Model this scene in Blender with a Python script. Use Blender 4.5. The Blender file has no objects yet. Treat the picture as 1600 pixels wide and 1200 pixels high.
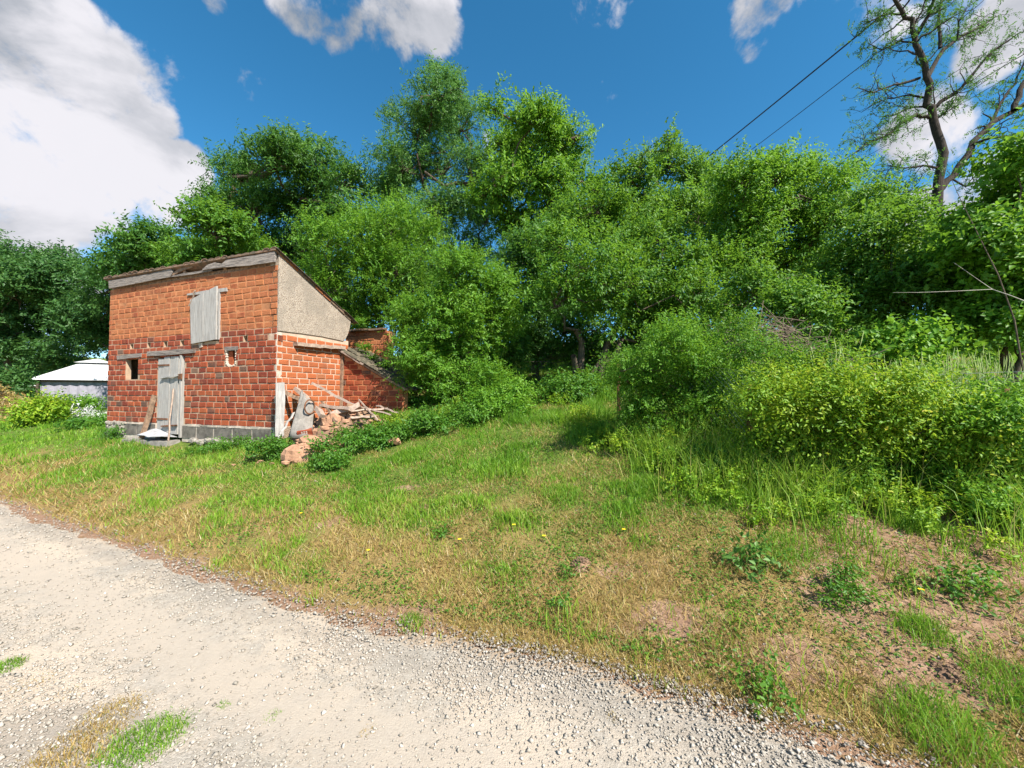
import bpy, math, random
import numpy as np
from math import radians, sin, cos, pi
from mathutils import Vector, Matrix

scene = bpy.context.scene
COL = scene.collection
RNG = np.random.default_rng(7)
random.seed(11)

# ------------------------------------------------------------------ camera
CAM_H, F, PITCH = 1.6, 600.0, radians(1.5)
cam_data = bpy.data.cameras.new('camera')
cam = bpy.data.objects.new('camera', cam_data)
COL.objects.link(cam)
cam.location = (0, 0, CAM_H)
cam.rotation_euler = (pi / 2 + PITCH, 0, 0)
cam_data.sensor_width = 36
cam_data.lens = 36 * F / 1600
cam_data.clip_start = 0.05
cam_data.clip_end = 2000
scene.camera = cam

# ------------------------------------------------------------------ light and exposure
SUN_DIR = Vector((0.66, -0.75, 0)).normalized() * cos(radians(47)) + Vector((0, 0, sin(radians(47))))
sun_data = bpy.data.lights.new('sun', 'SUN')
sun_data.energy = 5.0
sun_data.angle = radians(0.5)
sun_data.color = (1.0, 0.94, 0.85)
sun = bpy.data.objects.new('sun', sun_data)
COL.objects.link(sun)
sun.rotation_euler = SUN_DIR.to_track_quat('Z', 'Y').to_euler()
scene.view_settings.view_transform = 'Standard'
scene.view_settings.look = 'None'
scene.view_settings.exposure = 1.05
scene.view_settings.gamma = 1
scene.view_settings.use_curve_mapping = False
scene.cycles.max_bounces = 7
scene.cycles.diffuse_bounces = 3
scene.cycles.transmission_bounces = 4
scene.cycles.glossy_bounces = 2
scene.cycles.caustics_reflective = False
scene.cycles.caustics_refractive = False


def ray(px, py):
    cx, cy = (px - 800) / F, (600 - py) / F
    return Vector((cx, cos(PITCH) - cy * sin(PITCH), sin(PITCH) + cy * cos(PITCH)))


def at(px, py, depth):
    r = ray(px, py)
    return Vector((0, 0, CAM_H)) + r * (depth / r.y)


# ------------------------------------------------------------------ world
world = bpy.data.worlds.new('World')
scene.world = world
world.use_nodes = True
wt = world.node_tree
wt.nodes.clear()


def N(t, typ, **kw):
    n = t.nodes.new(typ)
    for k, v in kw.items():
        if k.startswith('i_'):
            key = k[2:]
            key = int(key) if key.isdigit() else key
            n.inputs[key].default_value = v
        else:
            setattr(n, k, v)
    return n


def L(t, a, b):
    t.links.new(a, b)


def M(t, op, a, b=None, c=None, clamp=False):
    n = t.nodes.new('ShaderNodeMath')
    n.operation = op
    n.use_clamp = clamp
    for i, v in enumerate((a, b, c)):
        if v is None:
            continue
        if isinstance(v, (int, float)):
            n.inputs[i].default_value = v
        else:
            t.links.new(v, n.inputs[i])
    return n.outputs[0]


def smooth(t, v, lo, hi, tlo=0.0, thi=1.0):
    n = N(t, 'ShaderNodeMapRange', interpolation_type='SMOOTHSTEP')
    n.inputs['From Min'].default_value = lo
    n.inputs['From Max'].default_value = hi
    n.inputs['To Min'].default_value = tlo
    n.inputs['To Max'].default_value = thi
    L(t, v, n.inputs['Value'])
    return n.outputs['Result']


def mixc(t, fac, a, b, blend='MIX'):
    n = N(t, 'ShaderNodeMix', data_type='RGBA', blend_type=blend)
    for sock, v in ((n.inputs['Factor'], fac), (n.inputs[6], a), (n.inputs[7], b)):
        if isinstance(v, tuple):
            sock.default_value = v if len(v) == 4 else v + (1,)
        elif isinstance(v, (int, float)):
            sock.default_value = v
        else:
            L(t, v, sock)
    return n.outputs[2]


sky = N(wt, 'ShaderNodeTexSky', sky_type='NISHITA', sun_disc=False)
sky.sun_elevation = radians(47)
sky.sun_rotation = math.atan2(SUN_DIR.x, SUN_DIR.y)
sky.altitude = 900
sky.air_density = 0.9
sky.dust_density = 0.15
sky.ozone_density = 4.0
sky_sat = N(wt, 'ShaderNodeHueSaturation', i_Hue=0.484, i_Saturation=1.24, i_Value=1.0)
L(wt, sky.outputs[0], sky_sat.inputs['Color'])

tc = N(wt, 'ShaderNodeTexCoord')
gv = tc.outputs['Generated']
nA = N(wt, 'ShaderNodeTexNoise', i_Scale=5.5, i_Detail=12.0, i_Roughness=0.60, i_Distortion=0.2)
L(wt, gv, nA.inputs['Vector'])
nB = N(wt, 'ShaderNodeTexNoise', i_Scale=3.4, i_Detail=8.0, i_Roughness=0.55, i_Distortion=0.3)
mpB = N(wt, 'ShaderNodeMapping')
mpB.inputs['Location'].default_value = (3.3, 1.2, 0.7)
mpB.inputs['Scale'].default_value = (1, 1, 1.6)
L(wt, gv, mpB.inputs['Vector'])
L(wt, mpB.outputs[0], nB.inputs['Vector'])
# (image x, image y, angular radius in degrees, weight) turned into directions; then clouds round the rest of the sky
clouds = [(10, 60, 8, .95), (80, 110, 7, .9), (150, 160, 6, .76), (-70, 150, 13, 1), (30, 210, 8, .70), (200, 205, 4, .72), (-60, 320, 11, .72),
          (70, 320, 6, .74), (130, 370, 5, .74), (286, 266, 3.2, 1.1), (250, 190, 2, .7), (60, 395, 7, .85), (225, 300, 2, .60), (-420, 250, 13, .85), (260, 330, 3, .6),
          (480, -5, 4.5, 1.2), (525, 25, 4, 1.15), (590, 15, 5, .97), (660, 5, 5, .97), (622, 78, 2.2, .76), (335, -8, 1.8, .8),
          (1190, 10, 3.6, .9), (1182, 60, 2.4, .8), (1290, 8, 2.6, .72), (1375, 35, 3.4, .8), (1430, 205, 3.6, .88), (1470, 225, 3.2, .85),
          (1590, 40, 4, .85), (1570, 310, 6, .72), (1480, 330, 4, .68), (900, -300, 14, .8), (1500, -400, 18, .8)]
cdirs = [(ray(a, b).normalized(), r, w) for a, b, r, w in clouds]
_r = random.Random(5)
for k in range(16):
    az = radians(88 + 186 * (k + .5) / 16 + _r.uniform(-8, 8))
    el = radians(_r.uniform(8, 60))
    cdirs.append((Vector((sin(az) * cos(el), cos(az) * cos(el), sin(el))), _r.uniform(6, 15), .9))
mask = None
for dvec, r, w in cdirs:
    dn = N(wt, 'ShaderNodeVectorMath', operation='DOT_PRODUCT')
    L(wt, gv, dn.inputs[0])
    dn.inputs[1].default_value = dvec
    m = smooth(wt, dn.outputs['Value'], cos(radians(r * 1.15)), 1.0 - (1 - cos(radians(r))) * .15, 0, w)
    mask = m if mask is None else M(wt, 'MAXIMUM', mask, m)
dens = M(wt, 'ADD', M(wt, 'MULTIPLY', mask, 0.58), M(wt, 'MULTIPLY', M(wt, 'SUBTRACT', nA.outputs['Fac'], 0.5), 2.3))
cl = smooth(wt, dens, 0.26, 0.56)
shade = smooth(wt, nB.outputs['Fac'], 0.43, 0.57)
shade2 = smooth(wt, nA.outputs['Fac'], 0.35, 0.62)
ccol = mixc(wt, shade, (0.33, 0.38, 0.45), (1.02, 1.0, 1.06))
ccol = mixc(wt, M(wt, 'MULTIPLY', shade2, 0.55), ccol, (0.98, 0.97, 1.03))
bg1 = N(wt, 'ShaderNodeBackground', i_Strength=0.106)
L(wt, sky_sat.outputs[0], bg1.inputs['Color'])
bg2 = N(wt, 'ShaderNodeBackground', i_Strength=0.43)
L(wt, ccol, bg2.inputs['Color'])
mixs = N(wt, 'ShaderNodeMixShader')
L(wt, cl, mixs.inputs[0])
L(wt, bg1.outputs[0], mixs.inputs[1])
L(wt, bg2.outputs[0], mixs.inputs[2])
wo = N(wt, 'ShaderNodeOutputWorld')
L(wt, mixs.outputs[0], wo.inputs['Surface'])


# ------------------------------------------------------------------ noise and terrain
def _hash(ix, iy, seed):
    h = (ix * 374761393 + iy * 668265263 + seed * 982451653) & 0xffffffff
    h = ((h ^ (h >> 13)) * 1274126177) & 0xffffffff
    return ((h ^ (h >> 16)) & 0xffff) / 65535.0


def vnoise(x, y, seed=0):
    x = np.asarray(x, float); y = np.asarray(y, float)
    ix = np.floor(x).astype(np.int64); iy = np.floor(y).astype(np.int64)
    fx = x - ix; fy = y - iy
    fx = fx * fx * (3 - 2 * fx); fy = fy * fy * (3 - 2 * fy)
    a = _hash(ix, iy, seed); b = _hash(ix + 1, iy, seed); c = _hash(ix, iy + 1, seed); d = _hash(ix + 1, iy + 1, seed)
    return (a * (1 - fx) + b * fx) * (1 - fy) + (c * (1 - fx) + d * fx) * fy


def fbm(x, y, seed=0, octv=4):
    s, a, t = 0, 0.5, 0
    for k in range(octv):
        s = s + a * vnoise(np.asarray(x) * 2 ** k, np.asarray(y) * 2 ** k, seed + k)
        t += a; a *= .5
    return s / t


def sst(a, b, v):
    t = np.clip((np.asarray(v, float) - a) / (b - a), 0, 1)
    return t * t * (3 - 2 * t)


RN, RT = (0.422, 0.907), (0.907, -0.422)           # across and along the road


def road_d(x, y):
    x = np.asarray(x, float); y = np.asarray(y, float)
    return (x + 2.25) * RN[0] + (y - 3.3) * RN[1] - .24 * sst(-1.3, .6, x) * sst(4.6, 3.0, y)


def hz(x, y):
    x = np.asarray(x, float); y = np.asarray(y, float)
    d = road_d(x, y)
    z = np.interp(d, [-400, -60, -6, -3.9, 0, .3, 2.9, 5, 6.5, 8, 10, 18, 40, 400],
                  [-6, -1, .10, 0, 0, .05, .68, 1.27, 1.50, 1.72, 2.1, 3.9, 7.5, 22])
    lf = sst(-10.3, -12.6, x)
    zl = np.minimum(z, .72) + 2.0 * sst(0, 2.0, -x - 1.24 * y) * sst(14, 21, y) + 3.0 * sst(27, 36, y) + 8 * sst(36, 120, y)
    z = z * (1 - lf) + zl * lf
    amp = sst(.0, 1.0, d)
    z = z + amp * (.10 * (fbm(x * .7, y * .7, 3) - .5) + .045 * (fbm(x * 3.1, y * 3.1, 9) - .5))
    z = z - .13 * np.exp(-(((x + 6.6) / 1.7) ** 2 + ((y - 7.9) / .8) ** 2))
    z = z + .012 * (fbm(x * 1.3, y * 1.3, 21) - .5)
    return z


def greenness(x, y):
    d = road_d(x, y)
    n = fbm(x * .9, y * .9, 31) - .5
    n2 = fbm(x * 3.3, y * 3.3, 41) - .5
    g = sst(.35, 1.95, d + 2.0 * n + 1.5 * n2 + .25 - .75 * sst(-.5, 2.2, np.asarray(x)))
    dry = np.exp(-(((x + .2) / 2.6) ** 2 + ((y - 4.3) / .8) ** 2)) * .35
    g = np.clip(g - dry, 0, 1)
    return g


def bare(x, y):
    d = road_d(x, y)
    b = np.zeros_like(np.asarray(x, float))
    for cx, cy, rx, ry, w in ((3.5, 2.95, 1.1, .5, 1), (2.7, 2.5, .6, .4, 1), (4.0, 2.3, .8, .45, 1), (2.2, 2.05, .4, .2, .8), (-.75, 2.75, .35, .22, .8), (1.5, 2.2, .5, .25, .6),
                              (1.0, 2.6, .35, .2, .7), (-2.0, 4.2, .3, .15, .5), (.9, 3.1, .4, .15, .5), (-1.35, 4.9, .25, .1, .7), (-2.6, 7.2, .5, .3, .6)):
        b = np.maximum(b, w * np.exp(-(((x - cx) / rx) ** 2 + ((y - cy) / ry) ** 2) * .8))
    b = b * 1.25 + .5 * (fbm(np.asarray(x) * 4, np.asarray(y) * 4, 55) - .5)
    b = np.maximum(b, .62 * sst(.24, .0, d + .25 * (fbm(np.asarray(x) * 2, np.asarray(y) * 2, 66) - .5)))
    return np.clip(b, 0, 1)


def gz(x, y):
    return float(hz(x, y))


def ground_hit(px, py):
    r = ray(px, py)
    t = 1.0
    while t < 80:
        p = Vector((0, 0, CAM_H)) + r * t
        if p.z <= gz(p.x, p.y):
            break
        t += .01
    p.z = gz(p.x, p.y)
    return p


# ------------------------------------------------------------------ helpers
def tag(o, label=None, cat=None, group=None, kind=None):
    if label: o['label'] = label
    if cat: o['category'] = cat
    if group: o['group'] = group
    if kind: o['kind'] = kind
    return o


def empty(name, loc, rz=0, label=None, cat=None, group=None):
    o = bpy.data.objects.new(name, None)
    COL.objects.link(o)
    o.location = loc
    o.rotation_euler = (0, 0, rz)
    o.empty_display_size = .2
    return tag(o, label, cat, group)


def link_mesh(name, me, parent=None, loc=(0, 0, 0), rz=0):
    o = bpy.data.objects.new(name, me)
    COL.objects.link(o)
    o.location = loc
    if rz: o.rotation_euler = (0, 0, rz)
    o.parent = parent
    return o


class MB:
    def __init__(s):
        s.v = []; s.f = []

    def add(s, vs, fs):
        b = len(s.v)
        s.v += [tuple(p) for p in vs]
        s.f += [tuple(b + i for i in f) for f in fs]
        return s

    def box(s, x0, x1, y0, y1, z0, z1, j=0):
        r = random.uniform
        vs = [(x + r(-j, j), y + r(-j, j), z + r(-j, j)) for z in (z0, z1) for y in (y0, y1) for x in (x0, x1)]
        return s.add(vs, [(0, 2, 3, 1), (4, 5, 7, 6), (0, 1, 5, 4), (2, 6, 7, 3), (0, 4, 6, 2), (1, 3, 7, 5)])

    def prism(s, pts, y0, y1):
        """outline in x, z pushed from y0 to y1"""
        n = len(pts)
        vs = [(x, y0, z) for x, z in pts] + [(x, y1, z) for x, z in pts]
        fs = [tuple(range(n)), tuple(range(2 * n - 1, n - 1, -1))]
        fs += [(i, i + n, (i + 1) % n + n, (i + 1) % n) for i in range(n)]
        return s.add(vs, fs)

    def tube(s, pts, rad, n=6, cap=True):
        pts = [Vector(p) for p in pts]
        if isinstance(rad, (int, float)): rad = [rad] * len(pts)
        vs, fs = [], []
        up = None
        for i, p in enumerate(pts):
            d = (pts[min(i + 1, len(pts) - 1)] - pts[max(i - 1, 0)])
            if d.length < 1e-9: d = Vector((0, 0, 1))
            d.normalize()
            if up is None:
                up = d.orthogonal().normalized()
            else:
                up = up - d * up.dot(d)
                up = up.normalized() if up.length > 1e-6 else d.orthogonal().normalized()
            sd = d.cross(up)
            for k in range(n):
                a = 2 * pi * k / n
                vs.append(p + (up * cos(a) + sd * sin(a)) * rad[i])
        for i in range(len(pts) - 1):
            for k in range(n):
                k2 = (k + 1) % n
                fs.append((i * n + k, i * n + k2, (i + 1) * n + k2, (i + 1) * n + k))
        if cap:
            fs.append(tuple(range(n - 1, -1, -1)))
            fs.append(tuple(range((len(pts) - 1) * n, len(pts) * n)))
        return s.add(vs, fs)

    def plank(s, p0, p1, w, t, roll=0, segs=5, warp=.012, taper=0):
        p0, p1 = Vector(p0), Vector(p1)
        d = (p1 - p0).normalized()
        u = d.cross(Vector((0, 0, 1)))
        u = u.normalized() if u.length > .05 else Vector((1, 0, 0))
        v = u.cross(d).normalized()
        u, v = u * cos(roll) + v * sin(roll), v * cos(roll) - u * sin(roll)
        vs, fs = [], []
        for i in range(segs + 1):
            f = i / segs
            c = p0.lerp(p1, f) + v * (random.uniform(-warp, warp)) + u * random.uniform(-warp, warp)
            ww = w * (1 - taper * f) * random.uniform(.93, 1.05) / 2
            tt = t * random.uniform(.92, 1.05) / 2
            for a, b in ((-1, -1), (1, -1), (1, 1), (-1, 1)):
                e = Vector()
                if i in (0, segs): e = d * random.uniform(-.02, .02)
                vs.append(c + u * ww * a + v * tt * b + e)
        for i in range(segs):
            for k in range(4):
                k2 = (k + 1) % 4
                fs.append((i * 4 + k, i * 4 + k2, i * 4 + 4 + k2, i * 4 + 4 + k))
        fs.append((3, 2, 1, 0)); fs.append(tuple(segs * 4 + k for k in range(4)))
        return s.add(vs, fs)

    def rock(s, c, r, seed=0, sub=2, rough=.22, flat=.3):
        """an angular stone: a sphere of points snapped towards random planes"""
        rr = random.Random(seed)
        nu, nv = 5 + sub * 3, 3 + sub * 2
        planes = [(Vector((rr.gauss(0, 1), rr.gauss(0, 1), rr.gauss(0, 1))).normalized(), rr.uniform(.55, .9)) for _ in range(9)]
        vs, fs = [], []
        c = Vector(c)
        for i in range(nv + 1):
            th = pi * i / nv
            for k in range(nu):
                ph = 2 * pi * k / nu
                p = Vector((sin(th) * cos(ph), sin(th) * sin(ph), cos(th)))
                for n_, dd in planes:
                    h = p.dot(n_)
                    if h > dd: p = p * (dd / h)
                p = p * (1 + rr.uniform(-rough, rough) * .25)
                vs.append(c + Vector((p.x * r[0], p.y * r[1], p.z * r[2])))
        for i in range(nv):
            for k in range(nu):
                k2 = (k + 1) % nu
                fs.append((i * nu + k, (i + 1) * nu + k, (i + 1) * nu + k2, i * nu + k2))
        return s.add(vs, fs)

    def build(s, name, mat, parent=None, loc=(0, 0, 0), rz=0, smooth_=False):
        me = bpy.data.meshes.new(name)
        me.from_pydata(s.v, [], s.f)
        me.validate()
        me.update()
        if mat: me.materials.append(mat)
        if smooth_:
            me.polygons.foreach_set('use_smooth', [True] * len(me.polygons))
        return link_mesh(name, me, parent, loc, rz)


def np_mesh(name, verts, tris, mat, attrs=None, smooth_=False):
    me = bpy.data.meshes.new(name)
    nv, nt = len(verts), len(tris)
    k = tris.shape[1]
    me.vertices.add(nv)
    me.vertices.foreach_set('co', np.ascontiguousarray(verts, dtype=np.float32).ravel())
    me.loops.add(nt * k)
    me.loops.foreach_set('vertex_index', np.ascontiguousarray(tris, dtype=np.int32).ravel())
    me.polygons.add(nt)
    me.polygons.foreach_set('loop_start', np.arange(0, nt * k, k, dtype=np.int32))
    try:
        me.polygons.foreach_set('loop_total', np.full(nt, k, dtype=np.int32))
    except Exception:
        pass
    if smooth_:
        me.polygons.foreach_set('use_smooth', np.ones(nt, dtype=bool))
    for an, arr in (attrs or {}).items():
        a = me.attributes.new(an, 'FLOAT', 'POINT')
        a.data.foreach_set('value', np.ascontiguousarray(arr, dtype=np.float32))
    me.update(calc_edges=True)
    if mat: me.materials.append(mat)
    return me


# ------------------------------------------------------------------ materials
def new_mat(name):
    m = bpy.data.materials.new(name)
    m.use_nodes = True
    t = m.node_tree
    t.nodes.clear()
    out = N(t, 'ShaderNodeOutputMaterial')
    b = N(t, 'ShaderNodeBsdfPrincipled')
    b.inputs['Specular IOR Level'].default_value = .3
    L(t, b.outputs[0], out.inputs['Surface'])
    return m, t, b, out


def noise(t, scale, detail=5, rough=.55, vec=None, coord='Object', scl=None, dist=0):
    n = N(t, 'ShaderNodeTexNoise', i_Scale=scale, i_Detail=float(detail), i_Roughness=rough, i_Distortion=float(dist))
    if vec is None:
        vec = N(t, 'ShaderNodeTexCoord').outputs[coord]
    if scl:
        mp = N(t, 'ShaderNodeMapping')
        mp.inputs['Scale'].default_value = scl
        L(t, vec, mp.inputs['Vector'])
        vec = mp.outputs[0]
    L(t, vec, n.inputs['Vector'])
    return n.outputs['Fac']


def bump(t, b, h, strength=.5, dist=.01):
    n = N(t, 'ShaderNodeBump', i_Strength=strength, i_Distance=dist)
    L(t, h, n.inputs['Height'])
    L(t, n.outputs[0], b.inputs['Normal'])


def ramp(t, fac, stops):
    r = N(t, 'ShaderNodeValToRGB')
    e = r.color_ramp.elements
    while len(e) < len(stops): e.new(.5)
    for k, (p, c) in enumerate(stops):
        e[k].position = p
        e[k].color = c + (1,)
    L(t, fac, r.inputs[0])
    return r.outputs[0]


def attr(t, name):
    n = N(t, 'ShaderNodeAttribute', attribute_name=name)
    return n.outputs['Fac']


def leaf_mat(name, stops, trans=.42, rough=.5, tcol=(.30, .52, .04)):
    m, t, b, out = new_mat(name)
    c = ramp(t, attr(t, 'tint'), stops)
    L(t, c, b.inputs['Base Color'])
    b.inputs['Roughness'].default_value = rough
    b.inputs['Specular IOR Level'].default_value = .35
    tr = N(t, 'ShaderNodeBsdfTranslucent')
    tc_ = mixc(t, .6, c, tcol)
    L(t, tc_, tr.inputs['Color'])
    mx = N(t, 'ShaderNodeMixShader', i_0=trans)
    L(t, b.outputs[0], mx.inputs[1])
    L(t, tr.outputs[0], mx.inputs[2])
    L(t, mx.outputs[0], out.inputs['Surface'])
    return m


LM = {
    'bright': leaf_mat('bright_green_leaves', [(0, (.050, .14, .010)), (.5, (.105, .26, .018)), (1, (.20, .38, .04))], .42),
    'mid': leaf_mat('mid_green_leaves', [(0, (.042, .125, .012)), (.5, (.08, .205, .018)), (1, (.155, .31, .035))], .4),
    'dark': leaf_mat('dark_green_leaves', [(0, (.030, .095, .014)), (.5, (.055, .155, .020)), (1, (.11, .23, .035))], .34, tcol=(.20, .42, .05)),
    'far': leaf_mat('far_green_leaves', [(0, (.030, .090, .022)), (.5, (.052, .14, .030)), (1, (.10, .21, .045))], .34, tcol=(.18, .38, .07)),
    'willow': leaf_mat('grey_green_leaves', [(0, (.040, .12, .018)), (.5, (.08, .20, .028)), (1, (.17, .30, .075))], .36, tcol=(.2, .42, .08)),
    'yellow': leaf_mat('yellow_green_leaves', [(0, (.08, .20, .015)), (.45, (.18, .35, .02)), (.8, (.34, .46, .03)), (1, (.50, .46, .05))], .42, tcol=(.42, .55, .04)),
    'weed': leaf_mat('weed_leaves', [(0, (.035, .12, .012)), (.5, (.07, .19, .018)), (1, (.14, .28, .03))], .36),
    'grass': leaf_mat('green_grass_blades', [(0, (.08, .19, .012)), (.5, (.15, .31, .022)), (.85, (.28, .41, .04)), (1, (.44, .39, .13))], .4, tcol=(.35, .55, .05)),
    'dry': leaf_mat('dry_grass_blades', [(0, (.16, .09, .03)), (.3, (.32, .21, .065)), (.6, (.48, .35, .125)), (.8, (.20, .25, .035)), (1, (.58, .48, .27))], .3, tcol=(.5, .4, .15)),
    'flower_white': leaf_mat('white_petals', [(0, (.5, .55, .45)), (.3, (.7, .7, .68)), (1, (.8, .8, .78))], .3, tcol=(.8, .8, .8)),
    'flower_yellow': leaf_mat('yellow_petals', [(0, (.65, .42, .01)), (1, (.8, .6, .02))], .3, tcol=(.8, .6, .02)),
}


def simple(name, col, rough=.8, nscale=8, var=.35, bstr=.4, bdist=.01, scl=None, metal=0, dark=None, coord='Object'):
    m, t, b, out = new_mat(name)
    n1 = noise(t, nscale, 6, .6, scl=scl, coord=coord)
    n2 = noise(t, nscale * 5, 4, .6, scl=scl, coord=coord)
    oi = N(t, 'ShaderNodeObjectInfo').outputs['Random']
    lo = dark or tuple(c * (1 - var) for c in col)
    hi = tuple(min(1, c * (1 + var * .5)) for c in col)
    f = M(t, 'ADD', M(t, 'MULTIPLY', n1, .7), M(t, 'MULTIPLY', n2, .3))
    c = mixc(t, smooth(t, f, .33, .67), lo, hi)
    c = mixc(t, M(t, 'MULTIPLY', oi, .3), c, lo)
    L(t, c, b.inputs['Base Color'])
    b.inputs['Roughness'].default_value = rough
    b.inputs['Metallic'].default_value = metal
    bump(t, b, f, bstr, bdist)
    return m


def brick_mat(name, wash=False, orange=False):
    m, t, b, out = new_mat(name)
    oi = N(t, 'ShaderNodeObjectInfo').outputs['Random']
    v = M(t, 'FRACT', M(t, 'ADD', attr(t, 'tint'), M(t, 'MULTIPLY', oi, 3.7)))
    tcg = N(t, 'ShaderNodeNewGeometry').outputs['Position']
    n1 = noise(t, 5, 6, .65, vec=tcg)
    n2 = noise(t, 45, 5, .65, vec=tcg)
    if wash:
        c = ramp(t, v, [(0, (.27, .070, .028)), (.4, (.36, .105, .038)), (.8, (.42, .155, .055)), (1, (.28, .07, .03))])
        c = mixc(t, M(t, 'MULTIPLY', smooth(t, n1, .36, .58), .8), c, (.42, .15, .06))
    else:
        c = ramp(t, v, [(0, (.19, .034, .018)), (.35, (.28, .055, .022)), (.7, (.36, .085, .030)), (.93, (.24, .055, .028)), (.965, (.12, .065, .045)), (1, (.20, .12, .08))])
        if orange:  # red brick shifted to orange as if lit by the sun
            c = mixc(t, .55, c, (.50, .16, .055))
        c = mixc(t, M(t, 'MULTIPLY', smooth(t, n1, .5, .72), .5), c, (.42, .15, .06))
    c = mixc(t, M(t, 'MULTIPLY', smooth(t, n2, .48, .72), .45), c, (.13, .05, .03))
    n4 = noise(t, 1.3, 7, .7, vec=tcg)
    c = mixc(t, M(t, 'MULTIPLY', smooth(t, n4, .52, .72), .55), c, (.13, .065, .045))
    L(t, c, b.inputs['Base Color'])
    b.inputs['Roughness'].default_value = .85
    sep = N(t, 'ShaderNodeSeparateXYZ')
    L(t, tcg, sep.inputs[0])
    ridges = M(t, 'SINE', M(t, 'MULTIPLY', sep.outputs[2], 250.0))
    h = M(t, 'ADD', M(t, 'MULTIPLY', ridges, .12 if wash else .3), M(t, 'MULTIPLY', n2, 1.4))
    bump(t, b, h, .8, .007)
    return m


MAT = {}
MAT['brick'] = brick_mat('red_hollow_brick')
MAT['brick_wash'] = brick_mat('orange_washed_brick', True)
MAT['brick_sunlit'] = brick_mat('sunlit_red_brick', False, True)  # lit copy of the red brick, side wall sunlight put into its colour
MAT['mortar_sunlit'] = simple('sunlit_pinkish_mortar', (.55, .40, .30), .95, 6, .25, .8, .008)  # lighter copy of the sandy mortar with the sunlight painted in
MAT['tile_mossy'] = simple('dark_mossy_tile', (.16, .125, .085), .95, 9, .5, 1.0, .02, dark=(.045, .045, .03))
MAT['mortar'] = simple('sandy_mortar', (.44, .31, .21), .95, 6, .3, .8, .008)
MAT['mortar_wash'] = simple('orange_clay_mortar', (.47, .20, .09), .95, 2.2, .4, 1.0, .03)
MAT['pale_mortar'] = simple('pale_mortar', (.52, .44, .36), .95, 9, .35, .9, .012)
MAT['wood_grey'] = simple('weathered_grey_wood', (.36, .345, .32), .85, 5, .5, .8, .006, scl=(9, 9, .8), dark=(.26, .24, .22))
MAT['wood_flat'] = simple('weathered_wood_along', (.33, .28, .24), .85, 5, .5, 1.0, .012, scl=(.9, 8, 12), dark=(.08, .07, .065))
MAT['wood_brown'] = simple('brown_old_wood', (.34, .22, .14), .85, 6, .45, .8, .006, scl=(3, 3, 2), dark=(.12, .08, .055))
MAT['wood_pale'] = simple('sun_bleached_wood', (.38, .29, .225), .85, 7, .4, .7, .005, scl=(3, 3, 3), dark=(.25, .18, .14))
MAT['concrete'] = simple('dark_concrete_block', (.17, .15, .125), .95, 7, .5, .9, .008)
MAT['concrete_pale'] = simple('pale_concrete', (.27, .245, .215), .95, 6, .4, .7, .006)
MAT['stone'] = simple('tan_stone', (.43, .245, .15), .95, 6, .4, 1.0, .02, dark=(.28, .15, .09))
MAT['stone_grey'] = simple('grey_lichen_stone', (.34, .31, .26), .95, 12, .5, 1.0, .015, dark=(.10, .09, .08))
MAT['tile'] = simple('mossy_roof_tile', (.30, .17, .11), .95, 7, .5, 1.0, .012, dark=(.09, .08, .06))
MAT['metal_sheet'] = simple('dull_zinc_sheet', (.50, .50, .50), .5, 6, .3, .3, .004, metal=.3)
MAT['rust'] = simple('rusty_steel', (.20, .09, .045), .9, 9, .5, .6, .003)
MAT['wire'] = simple('galvanised_wire', (.36, .38, .36), .5, 9, .2, .1, .001, metal=.5)
MAT['cable'] = simple('black_cable', (.02, .015, .02), .6, 4, .2, .05, .001)
MAT['bark'] = simple('brown_grey_bark', (.14, .105, .075), .95, 9, .5, 1.0, .02, scl=(3, 3, .7), dark=(.05, .038, .028))
MAT['bark_dark'] = simple('dark_furrowed_bark', (.055, .042, .034), .95, 9, .5, 1.0, .03, scl=(3, 3, .6), dark=(.025, .02, .016))
MAT['twig'] = simple('dry_grey_twig', (.19, .14, .10), .9, 9, .4, .3, .002)
MAT['twig_pale'] = simple('pale_bare_branch', (.55, .50, .42), .8, 9, .3, .3, .002)
MAT['inside_shade'] = simple('painted_inside_shade', (.06, .05, .04), 1, 6, .3, .2, .004)  # near-black colour stands in for the shade inside openings
MAT['canvas'] = simple('white_canvas', (.52, .52, .51), .8, 3, .08, .15, .01)
MAT['frame_brown'] = simple('dark_brown_frame', (.10, .07, .055), .6, 5, .2, .1, .002)
MAT['net'] = simple('grey_net_curtain', (.30, .29, .34), .8, 6, .2, .2, .01)
MAT['soil'] = simple('loose_brown_soil', (.27, .17, .105), 1, 14, .4, 1.0, .02, dark=(.14, .085, .055))


def render_mat():
    m, t, b, out = new_mat('pebble_dash_render')
    pos = N(t, 'ShaderNodeNewGeometry').outputs['Position']
    v = N(t, 'ShaderNodeTexVoronoi', i_Scale=70.0)
    L(t, pos, v.inputs['Vector'])
    n1 = noise(t, 2.2, 5, .6, vec=pos)
    n2 = noise(t, 60, 3, .6, vec=pos)
    n3 = noise(t, 7, 5, .7, vec=pos)
    sp = N(t, 'ShaderNodeSeparateColor')
    L(t, v.outputs['Color'], sp.inputs[0])
    c = mixc(t, sp.outputs[0], (.34, .28, .22), (.46, .385, .31))
    c = mixc(t, smooth(t, n2, .5, .62), c, (.17, .12, .09))
    c = mixc(t, M(t, 'MULTIPLY', smooth(t, n1, .45, .65), .75), c, (.27, .225, .18))
    c = mixc(t, M(t, 'MULTIPLY', smooth(t, n3, .54, .70), .6), c, (.18, .145, .115))
    L(t, c, b.inputs['Base Color'])
    b.inputs['Roughness'].default_value = 1
    bump(t, b, M(t, 'ADD', M(t, 'MULTIPLY', v.outputs['Distance'], -.7), n2), .8, .01)
    return m


MAT['render'] = render_mat()


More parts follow.
